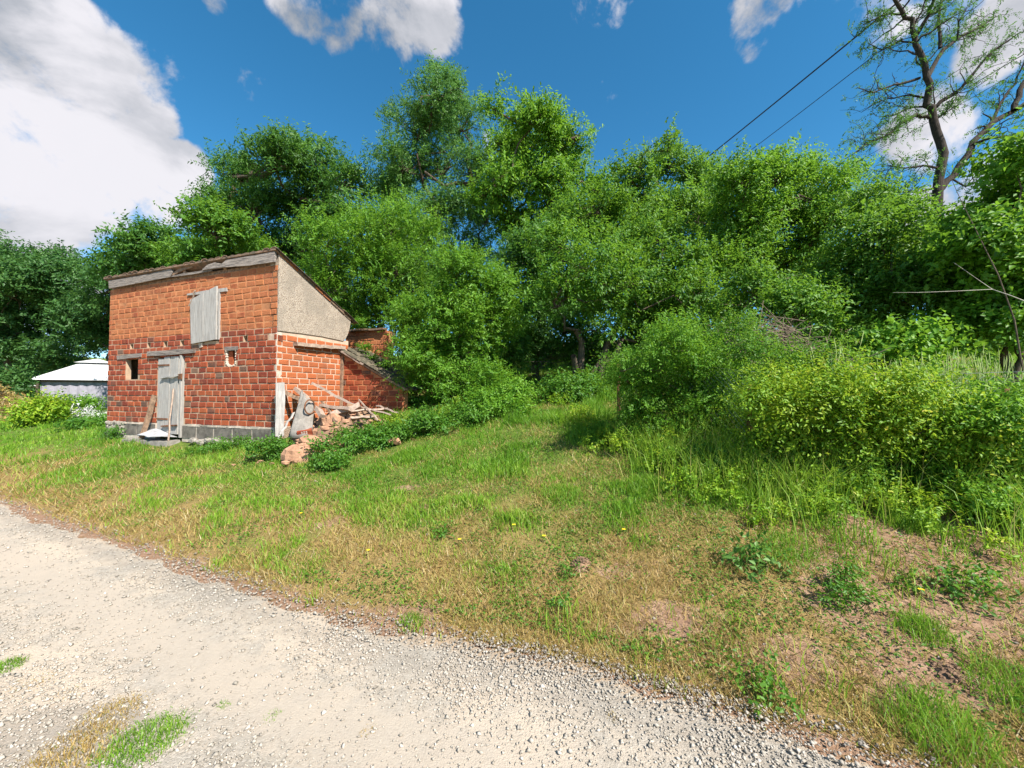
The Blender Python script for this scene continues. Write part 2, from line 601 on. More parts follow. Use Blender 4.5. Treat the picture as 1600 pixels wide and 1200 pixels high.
def ground_mat():
    m, t, b, out = new_mat('verge_soil_and_thatch')
    g = attr(t, 'green')
    br = attr(t, 'bare')
    n1 = noise(t, 1.6, 7, .65)
    n2 = noise(t, 14, 6, .65)
    n3 = noise(t, 70, 4, .7)
    soil = ramp(t, n2, [(.3, (.19, .11, .07)), (.5, (.30, .185, .12)), (.72, (.42, .28, .19))])
    straw = ramp(t, n3, [(.3, (.14, .092, .04)), (.5, (.26, .18, .07)), (.7, (.40, .29, .12))])
    grn = ramp(t, n2, [(.3, (.04, .075, .012)), (.5, (.08, .14, .02)), (.7, (.15, .22, .03))])
    c = mixc(t, M(t, 'MULTIPLY', g, .9), straw, grn)
    f = smooth(t, M(t, 'ADD', br, M(t, 'MULTIPLY', M(t, 'SUBTRACT', n2, .5), 1.0)), .38, .6)
    c = mixc(t, f, c, soil)
    c = mixc(t, M(t, 'MULTIPLY', smooth(t, n3, .52, .68), .35), c, (.12, .085, .05))
    L(t, c, b.inputs['Base Color'])
    b.inputs['Roughness'].default_value = 1
    b.inputs['Specular IOR Level'].default_value = .1
    bump(t, b, M(t, 'ADD', n2, M(t, 'MULTIPLY', n3, .6)), .9, .03)
    return m


def road_mat():
    m, t, b, out = new_mat('pale_limestone_gravel')
    tcn = N(t, 'ShaderNodeTexCoord').outputs['Object']
    v = N(t, 'ShaderNodeTexVoronoi', i_Scale=75.0)
    L(t, tcn, v.inputs['Vector'])
    v2 = N(t, 'ShaderNodeTexVoronoi', i_Scale=170.0)
    L(t, tcn, v2.inputs['Vector'])
    sp = N(t, 'ShaderNodeSeparateColor')
    L(t, v.outputs['Color'], sp.inputs[0])
    n1 = noise(t, .9, 6, .6)
    n2 = noise(t, 9, 6, .7)
    base = mixc(t, sp.outputs[0], (.25, .225, .19), (.42, .38, .325))
    dust = (.52, .43, .335)
    c = mixc(t, smooth(t, M(t, 'ADD', M(t, 'MULTIPLY', n1, .7), M(t, 'MULTIPLY', n2, .3)), .42, .6), base, dust)
    c = mixc(t, M(t, 'MULTIPLY', smooth(t, v2.outputs['Distance'], .35, .65), .5), c, (.30, .26, .21))
    c = mixc(t, M(t, 'MULTIPLY', smooth(t, M(t, 'ADD', attr(t, 'dust'), M(t, 'MULTIPLY', M(t, 'SUBTRACT', n2, .5), .9)), .3, .9), .75), c, (.40, .34, .275))
    dk = smooth(t, M(t, 'ADD', attr(t, 'wear'), M(t, 'MULTIPLY', M(t, 'SUBTRACT', n2, .5), .9)), .35, .7)
    c = mixc(t, M(t, 'MULTIPLY', dk, .6), c, (.22, .195, .165))
    c = mixc(t, smooth(t, M(t, 'ADD', attr(t, 'edge'), M(t, 'MULTIPLY', M(t, 'SUBTRACT', n2, .5), 1.2)), .25, .8), c, (.36, .27, .185))
    L(t, c, b.inputs['Base Color'])
    b.inputs['Roughness'].default_value = .95
    b.inputs['Specular IOR Level'].default_value = .15
    n5 = noise(t, 130, 4, .7)
    flat = M(t, 'SUBTRACT', 1.0, M(t, 'MULTIPLY', attr(t, 'dust'), .7))
    h = M(t, 'ADD', M(t, 'MULTIPLY', M(t, 'MULTIPLY', v.outputs['Distance'], flat), -.45), M(t, 'ADD', M(t, 'MULTIPLY', v2.outputs['Distance'], -.3), M(t, 'ADD', M(t, 'MULTIPLY', n2, .5), M(t, 'MULTIPLY', n5, .7))))
    bump(t, b, h, .8, .008)
    return m


def pebble_mat():
    m, t, b, out = new_mat('limestone_pebbles')
    c = ramp(t, attr(t, 'tint'), [(0, (.17, .15, .125)), (.3, (.29, .26, .22)), (.7, (.40, .36, .31)), (1, (.54, .49, .43))])
    n = noise(t, 90, 3, .6)
    c = mixc(t, M(t, 'MULTIPLY', n, .3), c, (.42, .36, .28))
    L(t, c, b.inputs['Base Color'])
    b.inputs['Roughness'].default_value = .9
    b.inputs['Specular IOR Level'].default_value = .2
    return m


MAT['ground'] = ground_mat()
MAT['road'] = road_mat()
MAT['pebble'] = pebble_mat()


# ------------------------------------------------------------------ ground and road
def axis(fine0, fine1, step, lo, hi):
    c = list(np.arange(fine0, fine1 + 1e-6, step))
    s, a = step, fine1
    while a < hi:
        s *= 1.18; a += s; c.append(a)
    s, a = step, fine0
    while a > lo:
        s *= 1.18; a -= s; c.insert(0, a)
    return np.array(c)


def build_ground():
    xs = axis(-9, 6.5, .085, -500, 500)
    ys = axis(1.0, 9, .085, -120, 700)
    X, Y = np.meshgrid(xs, ys)
    x, y = X.ravel(), Y.ravel()
    z = hz(x, y)
    g = greenness(x, y)
    fade = sst(14, 30, np.hypot(x, y))
    g = np.maximum(g, fade * .8)
    # bank of dry earth beyond the pavilion is bare
    b = bare(x, y) * (1 - fade)
    bank = sst(.1, 1.0, -x - 1.22 * y) * sst(13.5, 15, y) * sst(27, 24, y)
    b = np.maximum(b, bank * (.35 + .9 * (fbm(x * .9, y * .9, 77) - .3)))
    g = g * (1 - .7 * bank)
    lane = sst(.5, .2, np.abs(y - 12.2 - .15 * (x + 16))) * sst(-14.0, -14.8, x)
    b = np.maximum(b, lane)
    shade_zone = sst(5.6, 7.0, road_d(x, y)) * sst(-6, -3, x)
    b = np.maximum(b, shade_zone * .5)
    nx, ny = len(xs), len(ys)
    i = np.arange((ny - 1) * (nx - 1))
    r, c = i // (nx - 1), i % (nx - 1)
    q = np.stack([r * nx + c, r * nx + c + 1, (r + 1) * nx + c + 1, (r + 1) * nx + c], 1)
    me = np_mesh('ground', np.stack([x, y, z], 1), q, MAT['ground'], {'green': g, 'bare': b}, True)
    tag(link_mesh('ground', me), kind='structure')


build_ground()


def build_road():
    a = np.concatenate([np.linspace(-90, -14, 90), np.arange(-13.9, 9, .09), np.linspace(9.1, 90, 90)])
    dd = np.linspace(0, 1, 34)
    A, T = np.meshgrid(a, dd)
    e1 = .10 + .30 * (fbm(A * .9, A * 0 + 3, 88) - .5) + .22 * (fbm(A * 5, A * 0 + 7, 89) - .5)
    e0 = -3.7 + .5 * (fbm(A * .8, A * 0 + 13, 98) - .5)
    D = e0 + (e1 - e0) * T
    X = -2.25 + RT[0] * A + RN[0] * D
    Y = 3.3 + RT[1] * A + RN[1] * D
    sh = .24 * sst(-1.3, .6, X) * sst(4.6, 3.0, Y) * T
    X = X + RN[0] * sh; Y = Y + RN[1] * sh
    x, y = X.ravel(), Y.ravel()
    z = hz(x, y) + .014 - .03 * sst(.9, 1.0, T.ravel()) - .03 * sst(.1, 0, T.ravel())
    pa = ground_hit(100, 1170)
    wear = 2.2 * np.exp(-(((X - pa.x) / .28) ** 2 + ((Y - pa.y) / .16) ** 2)) + .9 * np.exp(-((D + 2.2) / .35) ** 2) + .55 * np.exp(-((D + .25) / .22) ** 2) + .5 * np.exp(-((D + 1.35) / .25) ** 2)
    nx, ny = len(a), len(dd)
    i = np.arange((ny - 1) * (nx - 1))
    r, c = i // (nx - 1), i % (nx - 1)
    q = np.stack([r * nx + c, r * nx + c + 1, (r + 1) * nx + c + 1, (r + 1) * nx + c], 1)
    me = np_mesh('road', np.stack([x, y, z], 1), q, MAT['road'], {'wear': wear.ravel(), 'dust': (np.exp(-((D + .72 + .12 * (fbm(A * .5, A * 0 + 2, 71) - .5)) / .26) ** 2) + .9 * np.exp(-((D + 2.0) / .3) ** 2)).ravel(), 'edge': sst(-.30, .12, D).ravel()}, True)
    tag(link_mesh('road', me), kind='structure')


build_road()


# ------------------------------------------------------------------ the hut
HX, HY, HZ = -10.0, 9.5, 0.6
HANG = math.atan2(-1.9, 5.33)
HL = 5.66
UX, UY = cos(HANG), sin(HANG)          # along the front
VX, VY = -sin(HANG), cos(HANG)         # into the hut


def s_of(px):
    k = (px - 800) / F
    return (-HX + k * HY) / (UX - UY * k)


def z_of(px, py):
    s = s_of(px)
    return at(px, py, HY + UY * s).z


def t_of(px):
    """distance along the side wall, from the near corner"""
    k = (px - 800) / F
    cx, cy = HX + UX * HL, HY + UY * HL
    return (k * cy - cx) / (VX - k * VY)


def zt_of(px, py):
    t = t_of(px)
    return at(px, py, HY + UY * HL + VY * t).z


hut = empty('brick_hut', (HX, HY, HZ), HANG, 'small ruined red brick hut with grey plank door and rendered gable beside the lane', 'hut')


def grid_wall(name, mat, length, z0, z1, openings, thick, parent, loc, rz=0):
    xs = sorted({0, length} | {v for o in openings for v in o[:2]})
    zs = sorted({z0, z1} | {v for o in openings for v in o[2:]})
    mb = MB()
    solid = {}
    for i in range(len(xs) - 1):
        for j in range(len(zs) - 1):
            cx, cz = (xs[i] + xs[i + 1]) / 2, (zs[j] + zs[j + 1]) / 2
            solid[i, j] = not any(o[0] < cx < o[1] and o[2] < cz < o[3] for o in openings)
    for (i, j), s in solid.items():
        if not s: continue
        a, b, c, d = xs[i], xs[i + 1], zs[j], zs[j + 1]
        mb.add([(a, 0, c), (b, 0, c), (b, 0, d), (a, 0, d)], [(0, 1, 2, 3)])
        mb.add([(a, thick, c), (b, thick, c), (b, thick, d), (a, thick, d)], [(3, 2, 1, 0)])
        for di, dj, e in ((-1, 0, [(a, c), (a, d)]), (1, 0, [(b, d), (b, c)]), (0, -1, [(b, c), (a, c)]), (0, 1, [(a, d), (b, d)])):
            if not solid.get((i + di, j + dj), False):
                (p, q), (r, s2) = e
                mb.add([(p, 0, q), (p, thick, q), (r, thick, s2), (r, 0, s2)], [(0, 1, 2, 3)])
    return mb.build(name, mat, parent, loc, rz)


CH = .125                                # one course


def lay_bricks(length, z0, n, openings, bl=.25, top=None, j=.006):
    out = []
    for k in range(n):
        z = z0 + k * CH
        x = -((k % 2) * bl / 2) + random.uniform(-.03, .03)
        while x < length:
            w = bl * random.uniform(.93, 1.07)
            if random.random() < .06: w *= .55
            segs = [(max(x, 0), min(x + w - .018, length))]
            for o in openings:
                if o[2] < z + CH * .6 and o[3] > z + CH * .4:
                    ns = []
                    for a, b in segs:
                        if b <= o[0] or a >= o[1]: ns.append((a, b))
                        else:
                            if a < o[0]: ns.append((a, o[0] - .01))
                            if b > o[1]: ns.append((o[1] + .01, b))
                    segs = ns
            for a, b in segs:
                if b - a < .045: continue
                h = CH - .016
                zt = z + CH - .008
                if top is not None:
                    zt = min(zt, min(top(a), top(b)) - .006)
                    if zt < z + .03: continue
                out.append((a, b, z + .008 + random.uniform(-.003, .003), zt))
            x += w
    return out


def brick_variants(prefix, mat, count=10):
    res = []
    for k in range(count):
        r = random.Random(100 + k)
        vs = []
        for z in (-.5, .5):
            for y in (-.5, .5):
                for x in (-.5, .5):
                    vs.append((x + r.uniform(-.02, .02), y, z + r.uniform(-.045, .045)))
        # chipped front: inner ring on the front face
        fr = [(-.44, -.5, -.38), (.44, -.5, -.38), (.44, -.5, .38), (-.44, -.5, .38)]
        fr = [(x + r.uniform(-.02, .02), y - .0 + r.uniform(-.10, .02), z + r.uniform(-.05, .05)) for x, y, z in fr]
        for i in (0, 1, 4, 5):
            vs[i] = (vs[i][0], -.38, vs[i][2])
        vs += fr
        fs = [(8, 9, 10, 11), (0, 1, 9, 8), (1, 5, 10, 9), (5, 4, 11, 10), (4, 0, 8, 11), (0, 2, 3, 1), (4, 5, 7, 6), (2, 6, 7, 3), (0, 4, 6, 2), (1, 3, 7, 5)]
        me = bpy.data.meshes.new('brick')
        me.from_pydata(vs, [], fs)
        me.update()
        a = me.attributes.new('tint', 'FLOAT', 'POINT')
        a.data.foreach_set('value', [k / count] * len(vs))
        me.materials.append(mat)
        res.append(me)
    return res


BV = brick_variants('brick', MAT['brick'])
BVW = brick_variants('brick', MAT['brick_wash'])
BVS = brick_variants('brick', MAT['brick_sunlit'])


def place_bricks(parent, lst, variants, depth=.06, proud=.0075):
    for a, b, z0, z1 in lst:
        p = proud + random.uniform(-.004, .005)
        o = bpy.data.objects.new('brick', random.choice(variants))
        COL.objects.link(o)
        o.parent = parent
        o.location = ((a + b) / 2, depth / 2 - p, (z0 + z1) / 2)
        o.scale = (b - a, depth, z1 - z0)


def join_bricks(parent, lst, variants, name='brick_courses', depth=.06, proud=.0075):
    if not lst: return
    vs, fs, ti = [], [], []
    for a, b, z0, z1 in lst:
        p = proud + random.uniform(-.004, .005)
        k = random.randrange(len(variants))
        me = variants[k]
        base = len(vs)
        tint = random.random()
        for v in me.vertices:
            vs.append((v.co.x * (b - a) + (a + b) / 2, v.co.y * depth + depth / 2 - p, v.co.z * (z1 - z0) + (z0 + z1) / 2))
            ti.append(tint)
        for poly in me.polygons:
            fs.append(tuple(base + i for i in poly.vertices))
    me = bpy.data.meshes.new(name)
    me.from_pydata(vs, [], fs)
    me.update()
    a = me.attributes.new('tint', 'FLOAT', 'POINT')
    a.data.foreach_set('value', ti)
    me.materials.append(variants[0].materials[0])
    return tag(link_mesh(name, me, parent), kind='stuff')


ZW0, ZSPLIT, ZTOP = .93, 2.93, 4.18
door_s0, door_s1 = s_of(246), s_of(288)
op_door = (door_s0, door_s1, .60, 2.47)
op_win = (s_of(196), s_of(215), 1.95, 2.44)
op_hatch = (s_of(299), s_of(341), 2.74, 3.78)
op_niche = (s_of(352), s_of(368), 2.18, 2.52)
op_low = (door_s0, door_s1, .93, 2.47)
holes = [(s_of(p) - .06, s_of(p) + .06, 2.68, 2.80) for p in (204, 231, 257, 283, 382, 421)]
lower_open = [op_low, op_win, op_niche] + holes + [(op_hatch[0], op_hatch[1], 2.74, 2.93)]
front = grid_wall('front_wall', MAT['mortar'], HL, ZW0, ZSPLIT, [op_low, op_win, op_niche, (op_hatch[0], op_hatch[1], 2.74, ZSPLIT)] + holes, .10, hut, (0, 0, -HZ))
front_up = grid_wall('upper_wall', MAT['mortar_wash'], HL, ZSPLIT, ZTOP, [(op_hatch[0], op_hatch[1], ZSPLIT, op_hatch[3])], .22, hut, (0, 0, -HZ))
side = grid_wall('side_wall', MAT['mortar_sunlit'], 1.92, .70, 2.90, [], .22, hut, (HL, 0.0, -HZ), pi / 2)
# blind backs of the small holes; the niche's shade is painted on its back
for h in holes + [op_niche]:
    MB().box(h[0] - .05, h[1] + .05, .10 if h is not op_niche else .16, .2, h[2] - .03, h[3] + .03).build('hole_back', MAT['pale_mortar'] if h is not op_niche else MAT['inside_shade'], hut, (0, 0, -HZ))
lower = lay_bricks(HL, ZW0, 16, lower_open)
upper = lay_bricks(HL, ZSPLIT, 10, [(op_hatch[0], op_hatch[1], 2.9, op_hatch[3])])
sideb = lay_bricks(1.92, ZW0, 15, [])
lower.sort(key=lambda q: -(q[0] + q[1]))
n_front = 300 - len(sideb)
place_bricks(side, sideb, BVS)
place_bricks(front, lower[:n_front], BV)
join_bricks(front, lower[n_front:], BV)
join_bricks(front_up, upper, BVW, proud=.003)
# far walls
back = MB().box(.22, HL - .22, 1.70, 1.92, .6, 3.4).build('back_wall', MAT['mortar'], hut, (0, 0, -HZ))
left = MB().prism([(0, .6), (1.92, .6), (1.92, 3.42), (0.222, 4.18), (.222, 4.17), (0, 4.17)], 0, .0)
left = MB().prism([(-1.90, .93), (-.223, .93), (-.223, 4.12), (-1.90, 3.42)], 0, .2).build('left_wall', MAT['mortar'], hut, (0, 0, -HZ), -pi / 2)
left.location = (0, 0, -HZ)
join_bricks(left, [(a - 1.92, b - 1.92, c, d) for a, b, c, d in lay_bricks(1.9, ZW0, 24, [], top=lambda x: 3.40 + .36 * x)], BV)

# rendered gable
rake = lambda t: 4.44 - (4.44 - 3.47) * t / 1.95
gable = MB().prism([(0.0, 2.86), (.5, 2.885), (1.1, 2.90), (1.72, 2.88), (1.80, 2.93), (1.87, 3.05), (1.93, 3.2), (1.97, 3.38), (1.95, rake(1.95) - .06), (0, rake(0) - .06)], -.022, .21)
gable.build('rendered_gable', MAT['render'], hut, (HL, 0, -HZ), pi / 2)
# thin line of broken bricks under the render, and the corner of pale mortar
MB().box(-.004, .11, -.012, .02, .93, 2.84, .006).build('corner_mortar', MAT['pale_mortar'], hut, (HL, 0, -HZ), pi / 2)
# plinth of blocks
bx = [s_of(v) for v in (168, 196)]
x = bx[1]
edges = [s_of(p) for p in (196, 217, 246)]
edges2 = [s_of(p) for p in (288, 310, 337, 366, 397, 429.5)]
for a, b in list(zip(edges[:-1], edges[1:])) + list(zip(edges2[:-1], edges2[1:])):
    MB().box(a + .016, b - .016, -.030, .2, .64, .905, .006).build('concrete_block', MAT['concrete'], hut, (0, 0, -HZ))
MB().box(0, s_of(246), -.022, .21, .55, .93).build('plinth_mortar', MAT['pale_mortar'], hut, (0, 0, -HZ))
MB().box(s_of(288), HL - .002, -.022, .21, .55, .93).build('plinth_mortar', MAT['pale_mortar'], hut, (0, 0, -HZ))
MB().box(0, 1.9, .0, .21, .5, .93).build('plinth_mortar', MAT['pale_mortar'], hut, (HL, 0, -HZ), pi / 2)
x = .02
k = 0
while x < bx[1] - .03:
    w = random.uniform(.09, .16)
    for zz in (.66, .79, .89):
        MB().rock((x + w / 2, -.01, zz + random.uniform(-.02, .02)), (w / 2, .07, .065), seed=200 + k, sub=1).build('rubble_stone', MAT['stone_grey'], hut, (0, 0, -HZ))
        k += 1
    x += w
x = s_of(304)
while x < s_of(398):
    w = random.uniform(.16, .3)
    MB().rock((x + w / 2, -.07, .585 + random.uniform(-.02, .03)), (w / 2, .11, .075), seed=300 + k, sub=1).build('rubble_stone', MAT['stone_grey'], hut, (0, 0, -HZ))
    k += 1
    x += w + .01
# a ragged line of mortar on top of the plinth
mb = MB()
x = 0
while x < HL:
    w = random.uniform(.12, .3)
    if not (door_s0 - .25 < x < door_s1):
        mb.box(x, min(x + w, HL), -.03 - random.uniform(0, .012), .01, .895, .925 + random.uniform(0, .018), .006)
    x += w + .002
tag(mb.build('mortar_line', MAT['pale_mortar'], hut, (0, 0, -HZ)), kind='stuff')

# roof
roof = MB().add([(-.08, -.10, 4.44), (HL + .05, -.10, 4.44), (HL + .05, 2.1, 3.38), (-.08, 2.1, 3.38), (-.08, -.10, 4.475), (HL + .05, -.10, 4.475), (HL + .05, 2.1, 3.415), (-.08, 2.1, 3.415)],
                [(0, 3, 2, 1), (4, 5, 6, 7), (0, 1, 5, 4), (1, 2, 6, 5), (2, 3, 7, 6), (3, 0, 4, 7)]).build('roof', MAT['tile'], hut, (0, 0, -HZ))
slope = (3.38 - 4.44) / 2.2
tme = []
for k in range(4):
    mb = MB()
    n = 5
    for i, yy in enumerate((0, .5)):
        for q in range(n + 1):
            a = pi * q / n
            rr = (.095 if i == 0 else .08)
            mb.v.append((cos(a) * rr, yy, sin(a) * rr * .38 + yy * slope + .0))
    for q in range(n):
        mb.f.append((q, q + 1, n + 2 + q, n + 1 + q))
        b_ = len(mb.v)
    m0 = len(mb.v)
    for i in range(m0):
        xx, yy, zz = mb.v[i]
        mb.v.append((xx * .86, yy, zz - .014))
    for q in range(n):
        mb.f.append((m0 + q + 1, m0 + q, m0 + n + 1 + q, m0 + n + 2 + q))
        mb.f.append((q + 1, q, m0 + q, m0 + q + 1))
    me = bpy.data.meshes.new('roof_tile')
    me.from_pydata(mb.v, [], mb.f)
    me.materials.append(MAT['tile'])
    tme.append(me)
tmm = []
for me in tme:
    m2 = me.copy(); m2.materials[0] = MAT['tile_mossy']; tmm.append(m2)
nc = 29
for i in range(nc):
    for r in range(5):
        if r == 0 and i in (9, 10, 11, 12, 19, 25): pass
        o = bpy.data.objects.new('roof_tile', tme[(i + r) % 4])
        COL.objects.link(o)
        o.parent = roof
        yy = -.10 + r * .45 + random.uniform(-.02, .02)
        o.location = (-.0 + i * (HL / (nc - 1)) + random.uniform(-.012, .012), yy, 4.475 + slope * (yy + .1) - .012 + random.uniform(0, .008))
        o.rotation_euler = (0, 0, random.uniform(-.05, .05))
# weathered fascia boards with the broken gap between them
def board(name, pts, y0, y1, mat):
    return MB().prism(pts, y0, y1).build(name, mat, hut, (0, 0, -HZ))


def fp(px, py):
    return (s_of(px), z_of(px, py))


board('fascia_board', [fp(172, 452), fp(200, 447), fp(235, 440), fp(268, 434), fp(271, 427), fp(269, 421), fp(236, 429), fp(171, 440)], -.075, -.035, MAT['wood_flat'])
board('fascia_board', [fp(318, 424), fp(350, 419.5), fp(390, 417), fp(431.5, 411), fp(431.5, 395), fp(400, 401), fp(372, 405), fp(356, 408), fp(349, 414), fp(338, 412), fp(326, 416)], -.085, -.04, MAT['wood_flat'])
board('wall_plate', [(0.02, 4.182), (HL - .01, 4.182), (HL - .01, 4.26), (0.02, 4.26)], .02, .2, MAT['wood_brown'])
board('fascia_board', [fp(268, 434), fp(300, 430), fp(330, 424.5), fp(330, 422), fp(296, 427), fp(272, 431)], -.06, -.02, MAT['wood_flat'])
board('broken_board', [fp(266, 433), fp(284, 424), fp(302, 418), fp(300, 415), fp(283, 418), fp(270, 427)], -.05, -.02, MAT['wood_brown'])
for i in range(9):
    x = .15 + i * (HL - .4) / 8
    MB().box(x, x + .09, -.02, 1.8, 4.262 - .0, 4.36).build('rafter', MAT['wood_brown'], hut, (0, 0, -HZ)).rotation_euler = (0, 0, 0)
for i, o in enumerate([c for c in hut.children if c.name.startswith('rafter')]):
    for v in o.data.vertices:
        v.co.z += slope * (v.co.y + .02) + .0
# verge: bricks and mortar along the sloping edge of the gable
for i in range(9):
    t0 = i * .218
    a, b = t0 + .008, t0 + .205
    o = MB().prism([(a, rake(a) - .058), (b, rake(b) - .058), (b, rake(b) - .006), (a, rake(a) - .006)], -.04 - random.uniform(0, .012), .2).build('verge_brick', MAT['brick_wash'] if i in (0, 1, 4, 5) else MAT['tile'], hut, (HL, 0, -HZ), pi / 2)

# openings: lintels, shutter, door
board('window_lintel', [fp(184, 562), fp(221, 558), fp(221, 552), fp(205, 553.5), fp(183, 556)], -.03, .08, MAT['wood_flat'])
board('door_lintel', [fp(233, 556.5), fp(262, 555.5), fp(305, 551.5), fp(306, 546.5), fp(285, 545.5), fp(262, 548), fp(233, 549.5)], -.06, .1, MAT['wood_flat'])
board('niche_lintel', [fp(351, 548), fp(371, 547), fp(372, 541), fp(351, 542)], -.02, .1, MAT['wood_flat'])
board('shutter_lintel', [fp(291, 462), fp(320, 459.5), fp(353, 455.5), fp(353, 450), fp(322, 454), fp(291, 459.5)], -.03, .03, MAT['wood_grey'])
niche = MB()
nx0, nx1, nz0, nz1 = op_niche
for k_ in range(17):
    a_ = pi + pi * (k_ - 4) / 8
    if k_ < 4: px_, pz_ = nx0 + .01, nz1 - .02 - k_ * .055
    elif k_ > 12: px_, pz_ = nx1 - .01, nz1 - .02 - (16 - k_) * .055
    else: px_, pz_ = (nx0 + nx1) / 2 + cos(a_) * (nx1 - nx0 - .02) / 2, nz0 + .10 + sin(a_) * .10
    niche.rock((px_, .02, pz_), (.034, .055, .036), 700 + k_, 0)
niche.build('niche_rim', MAT['pale_mortar'], hut, (0, 0, -HZ))
MB().box(op_niche[0] + .0, op_niche[0] + .15, .04, .12, op_niche[2] + .03, op_niche[3] - .02, .008).build('niche_brick', MAT['brick'], hut, (0, 0, -HZ))
# near-black sheet, the shade of the room put into its colour
MB().box(.24, HL - .24, 1.60, 1.68, .6, 3.4).build('inner_shade_sheet', MAT['inside_shade'], hut, (0, 0, -HZ))
# shutter
sx0, sx1 = op_hatch[0] - .01, op_hatch[1] - .02
sh_e = empty('shutter', (0, 0, -HZ)); sh_e.parent = hut
ws = [0, .27, .50, .74, 1]
for i in range(4):
    a = sx0 + (sx1 - sx0) * ws[i]; b = sx0 + (sx1 - sx0) * ws[i + 1]
    zt0 = 3.70 + .055 * i; zt1 = 3.70 + .055 * (i + 1)
    lean = .03
    MB().prism([(a + .05 - .012 * i + .006, 2.70 + .015 * i), (b + .035 - .012 * i, 2.715 + .015 * i), (b - .004, zt1 - .02), (a + (.0 if i else -.01), zt0 - .02)],
               -.055 - .006 * (i % 2), -.03).build('shutter_plank', MAT['wood_grey'], sh_e)
for z_ in (2.98, 3.5):
    MB().box(sx0 + .04, sx1 - .02, -.028, -.012, z_, z_ + .08).build('shutter_batten', MAT['wood_grey'], sh_e)
MB().plank((sx0 - .02, -.05, 3.54), (sx0 + .16, -.06, 3.86), .025, .015).build('shutter_prop', MAT['wood_pale'], hut, (0, 0, -HZ))
MB().box(op_hatch[1] - .012, op_hatch[1] + .03, -.03, .04, 2.76, 3.79, .004).build('shutter_frame', MAT['wood_grey'], hut, (0, 0, -HZ))
MB().box((op_hatch[0] + op_hatch[1]) / 2 - .18, (op_hatch[0] + op_hatch[1]) / 2 - .06, -.02, .03, 2.62, 2.73, .02).build('mortar_patch', MAT['pale_mortar'], hut, (0, 0, -HZ))
# door
dr = empty('door', (0, 0, -HZ)); dr.parent = hut
dx0, dx1 = s_of(248), s_of(280.5)
ws = [0, .30, .58, .80, 1.0]
for i in range(4):
    a = dx0 + (dx1 - dx0) * ws[i] + .005; b = dx0 + (dx1 - dx0) * ws[i + 1] - .004
    zt = 2.45 - (.03 if i == 0 else 0) - random.uniform(0, .015)
    zb = .70 + random.uniform(-.01, .02)
    y = -.02 - .008 * (i % 2)
    if i == 2:
        MB().prism([(a, zb), (b, zb), (b + .0, 1.1), (b - .02, 1.45), (b, zt), (a, zt)], y, y + .028).build('door_plank', MAT['wood_grey'], dr)
    else:
        MB().prism([(a, zb), (b, zb), (b, zt), (a, zt)], y, y + .028).build('door_plank', MAT['wood_grey'], dr)
MB().plank((dx0 + .16, -.05, 1.965), (dx1 + .08, -.055, 2.01), .045, .03, pi / 2 * 0).build('door_batten', MAT['wood_grey'], dr)
MB().plank((dx0 + .22, -.05, .885), (dx1 + .02, -.05, .90), .05, .03).build('door_batten', MAT['rust'], dr)
MB().box(dx0 + .0, dx0 + .42, -.036, -.029, 2.24, 2.275, .002).build('door_hinge', MAT['rust'], dr)
MB().box(dx0 + .0, dx0 + .40, -.036, -.029, 1.02, 1.055, .002).build('door_hinge', MAT['rust'], dr)
MB().box(dx1 + .075, dx1 + .13, -.05, .06, .64, 2.46, .006).build('door_post', MAT['wood_grey'], hut, (0, 0, -HZ))
MB().box(dx1 + .05, dx1 + .17, -.07, -.05, 1.93, 2.05, .006).build('door_latch', MAT['rust'], hut, (0, 0, -HZ))
# step, kicked up sheet and props leaning at the door
MB().box(s_of(216), s_of(286), -.30, -.04, .42, .585, .02).build('door_step', MAT['concrete_pale'], hut, (0, 0, -HZ))
mb = MB()
vs = []
for i in range(7):
    f = i / 6
    xx = s_of(241) + (s_of(281) - s_of(241)) * f
    vs += [(xx, -.30 + .04 * sin(f * 9), .665 + .05 * abs(f - .5)), (xx + .02, -.04, .80 - .16 * f * f + .02 * sin(f * 7))]
mb.add(vs, [(2 * i, 2 * i + 2, 2 * i + 3, 2 * i + 1) for i in range(6)])
o = mb.build('kick_plate', MAT['metal_sheet'], hut, (0, 0, -HZ))
o.modifiers.new('thickness', 'SOLIDIFY').thickness = .008


def hut_pt(px, py, off=0.0):
    """a point off metres in front of the hut's front, seen at the picture point"""
    s = s_of(px)
    return Vector((HX + UX * s - VX * off, HY + UY * s - VY * off, z_of(px, py)))


def single(name, mb, mat, label, cat, group=None, smooth_=False):
    """centre a world space mesh on its own base and tag it as a thing"""
    vs = np.array(mb.v)
    c = vs.mean(0); c[2] = vs[:, 2].min()
    mb.v = [tuple(v) for v in (vs - c)]
    o = mb.build(name, mat, None, tuple(c), 0, smooth_)
    return tag(o, label, cat, group)


single('leaning_plank', MB().plank(hut_pt(241.5, 684, .22), hut_pt(246.5, 618, .06), .10, .03, 1.0), MAT['wood_brown'], 'short reddish brown plank leaning against the brick left of the grey door', 'plank')
single('leaning_plank', MB().plank(hut_pt(283, 687, .22), hut_pt(274, 608, .05), .06, .025, 1.2), MAT['wood_pale'], 'narrow pale lath leaning across the right edge of the grey door', 'plank')

# side wall: the plank ledge
pl = MB()
pl.plank((t_of(457), -.06, 2.63), (1.70, -.07, 2.70), .11, .075, segs=9, warp=.012)
pl.build('ledge_pole', MAT['wood_pale'], hut, (HL, 0, -HZ), pi / 2)
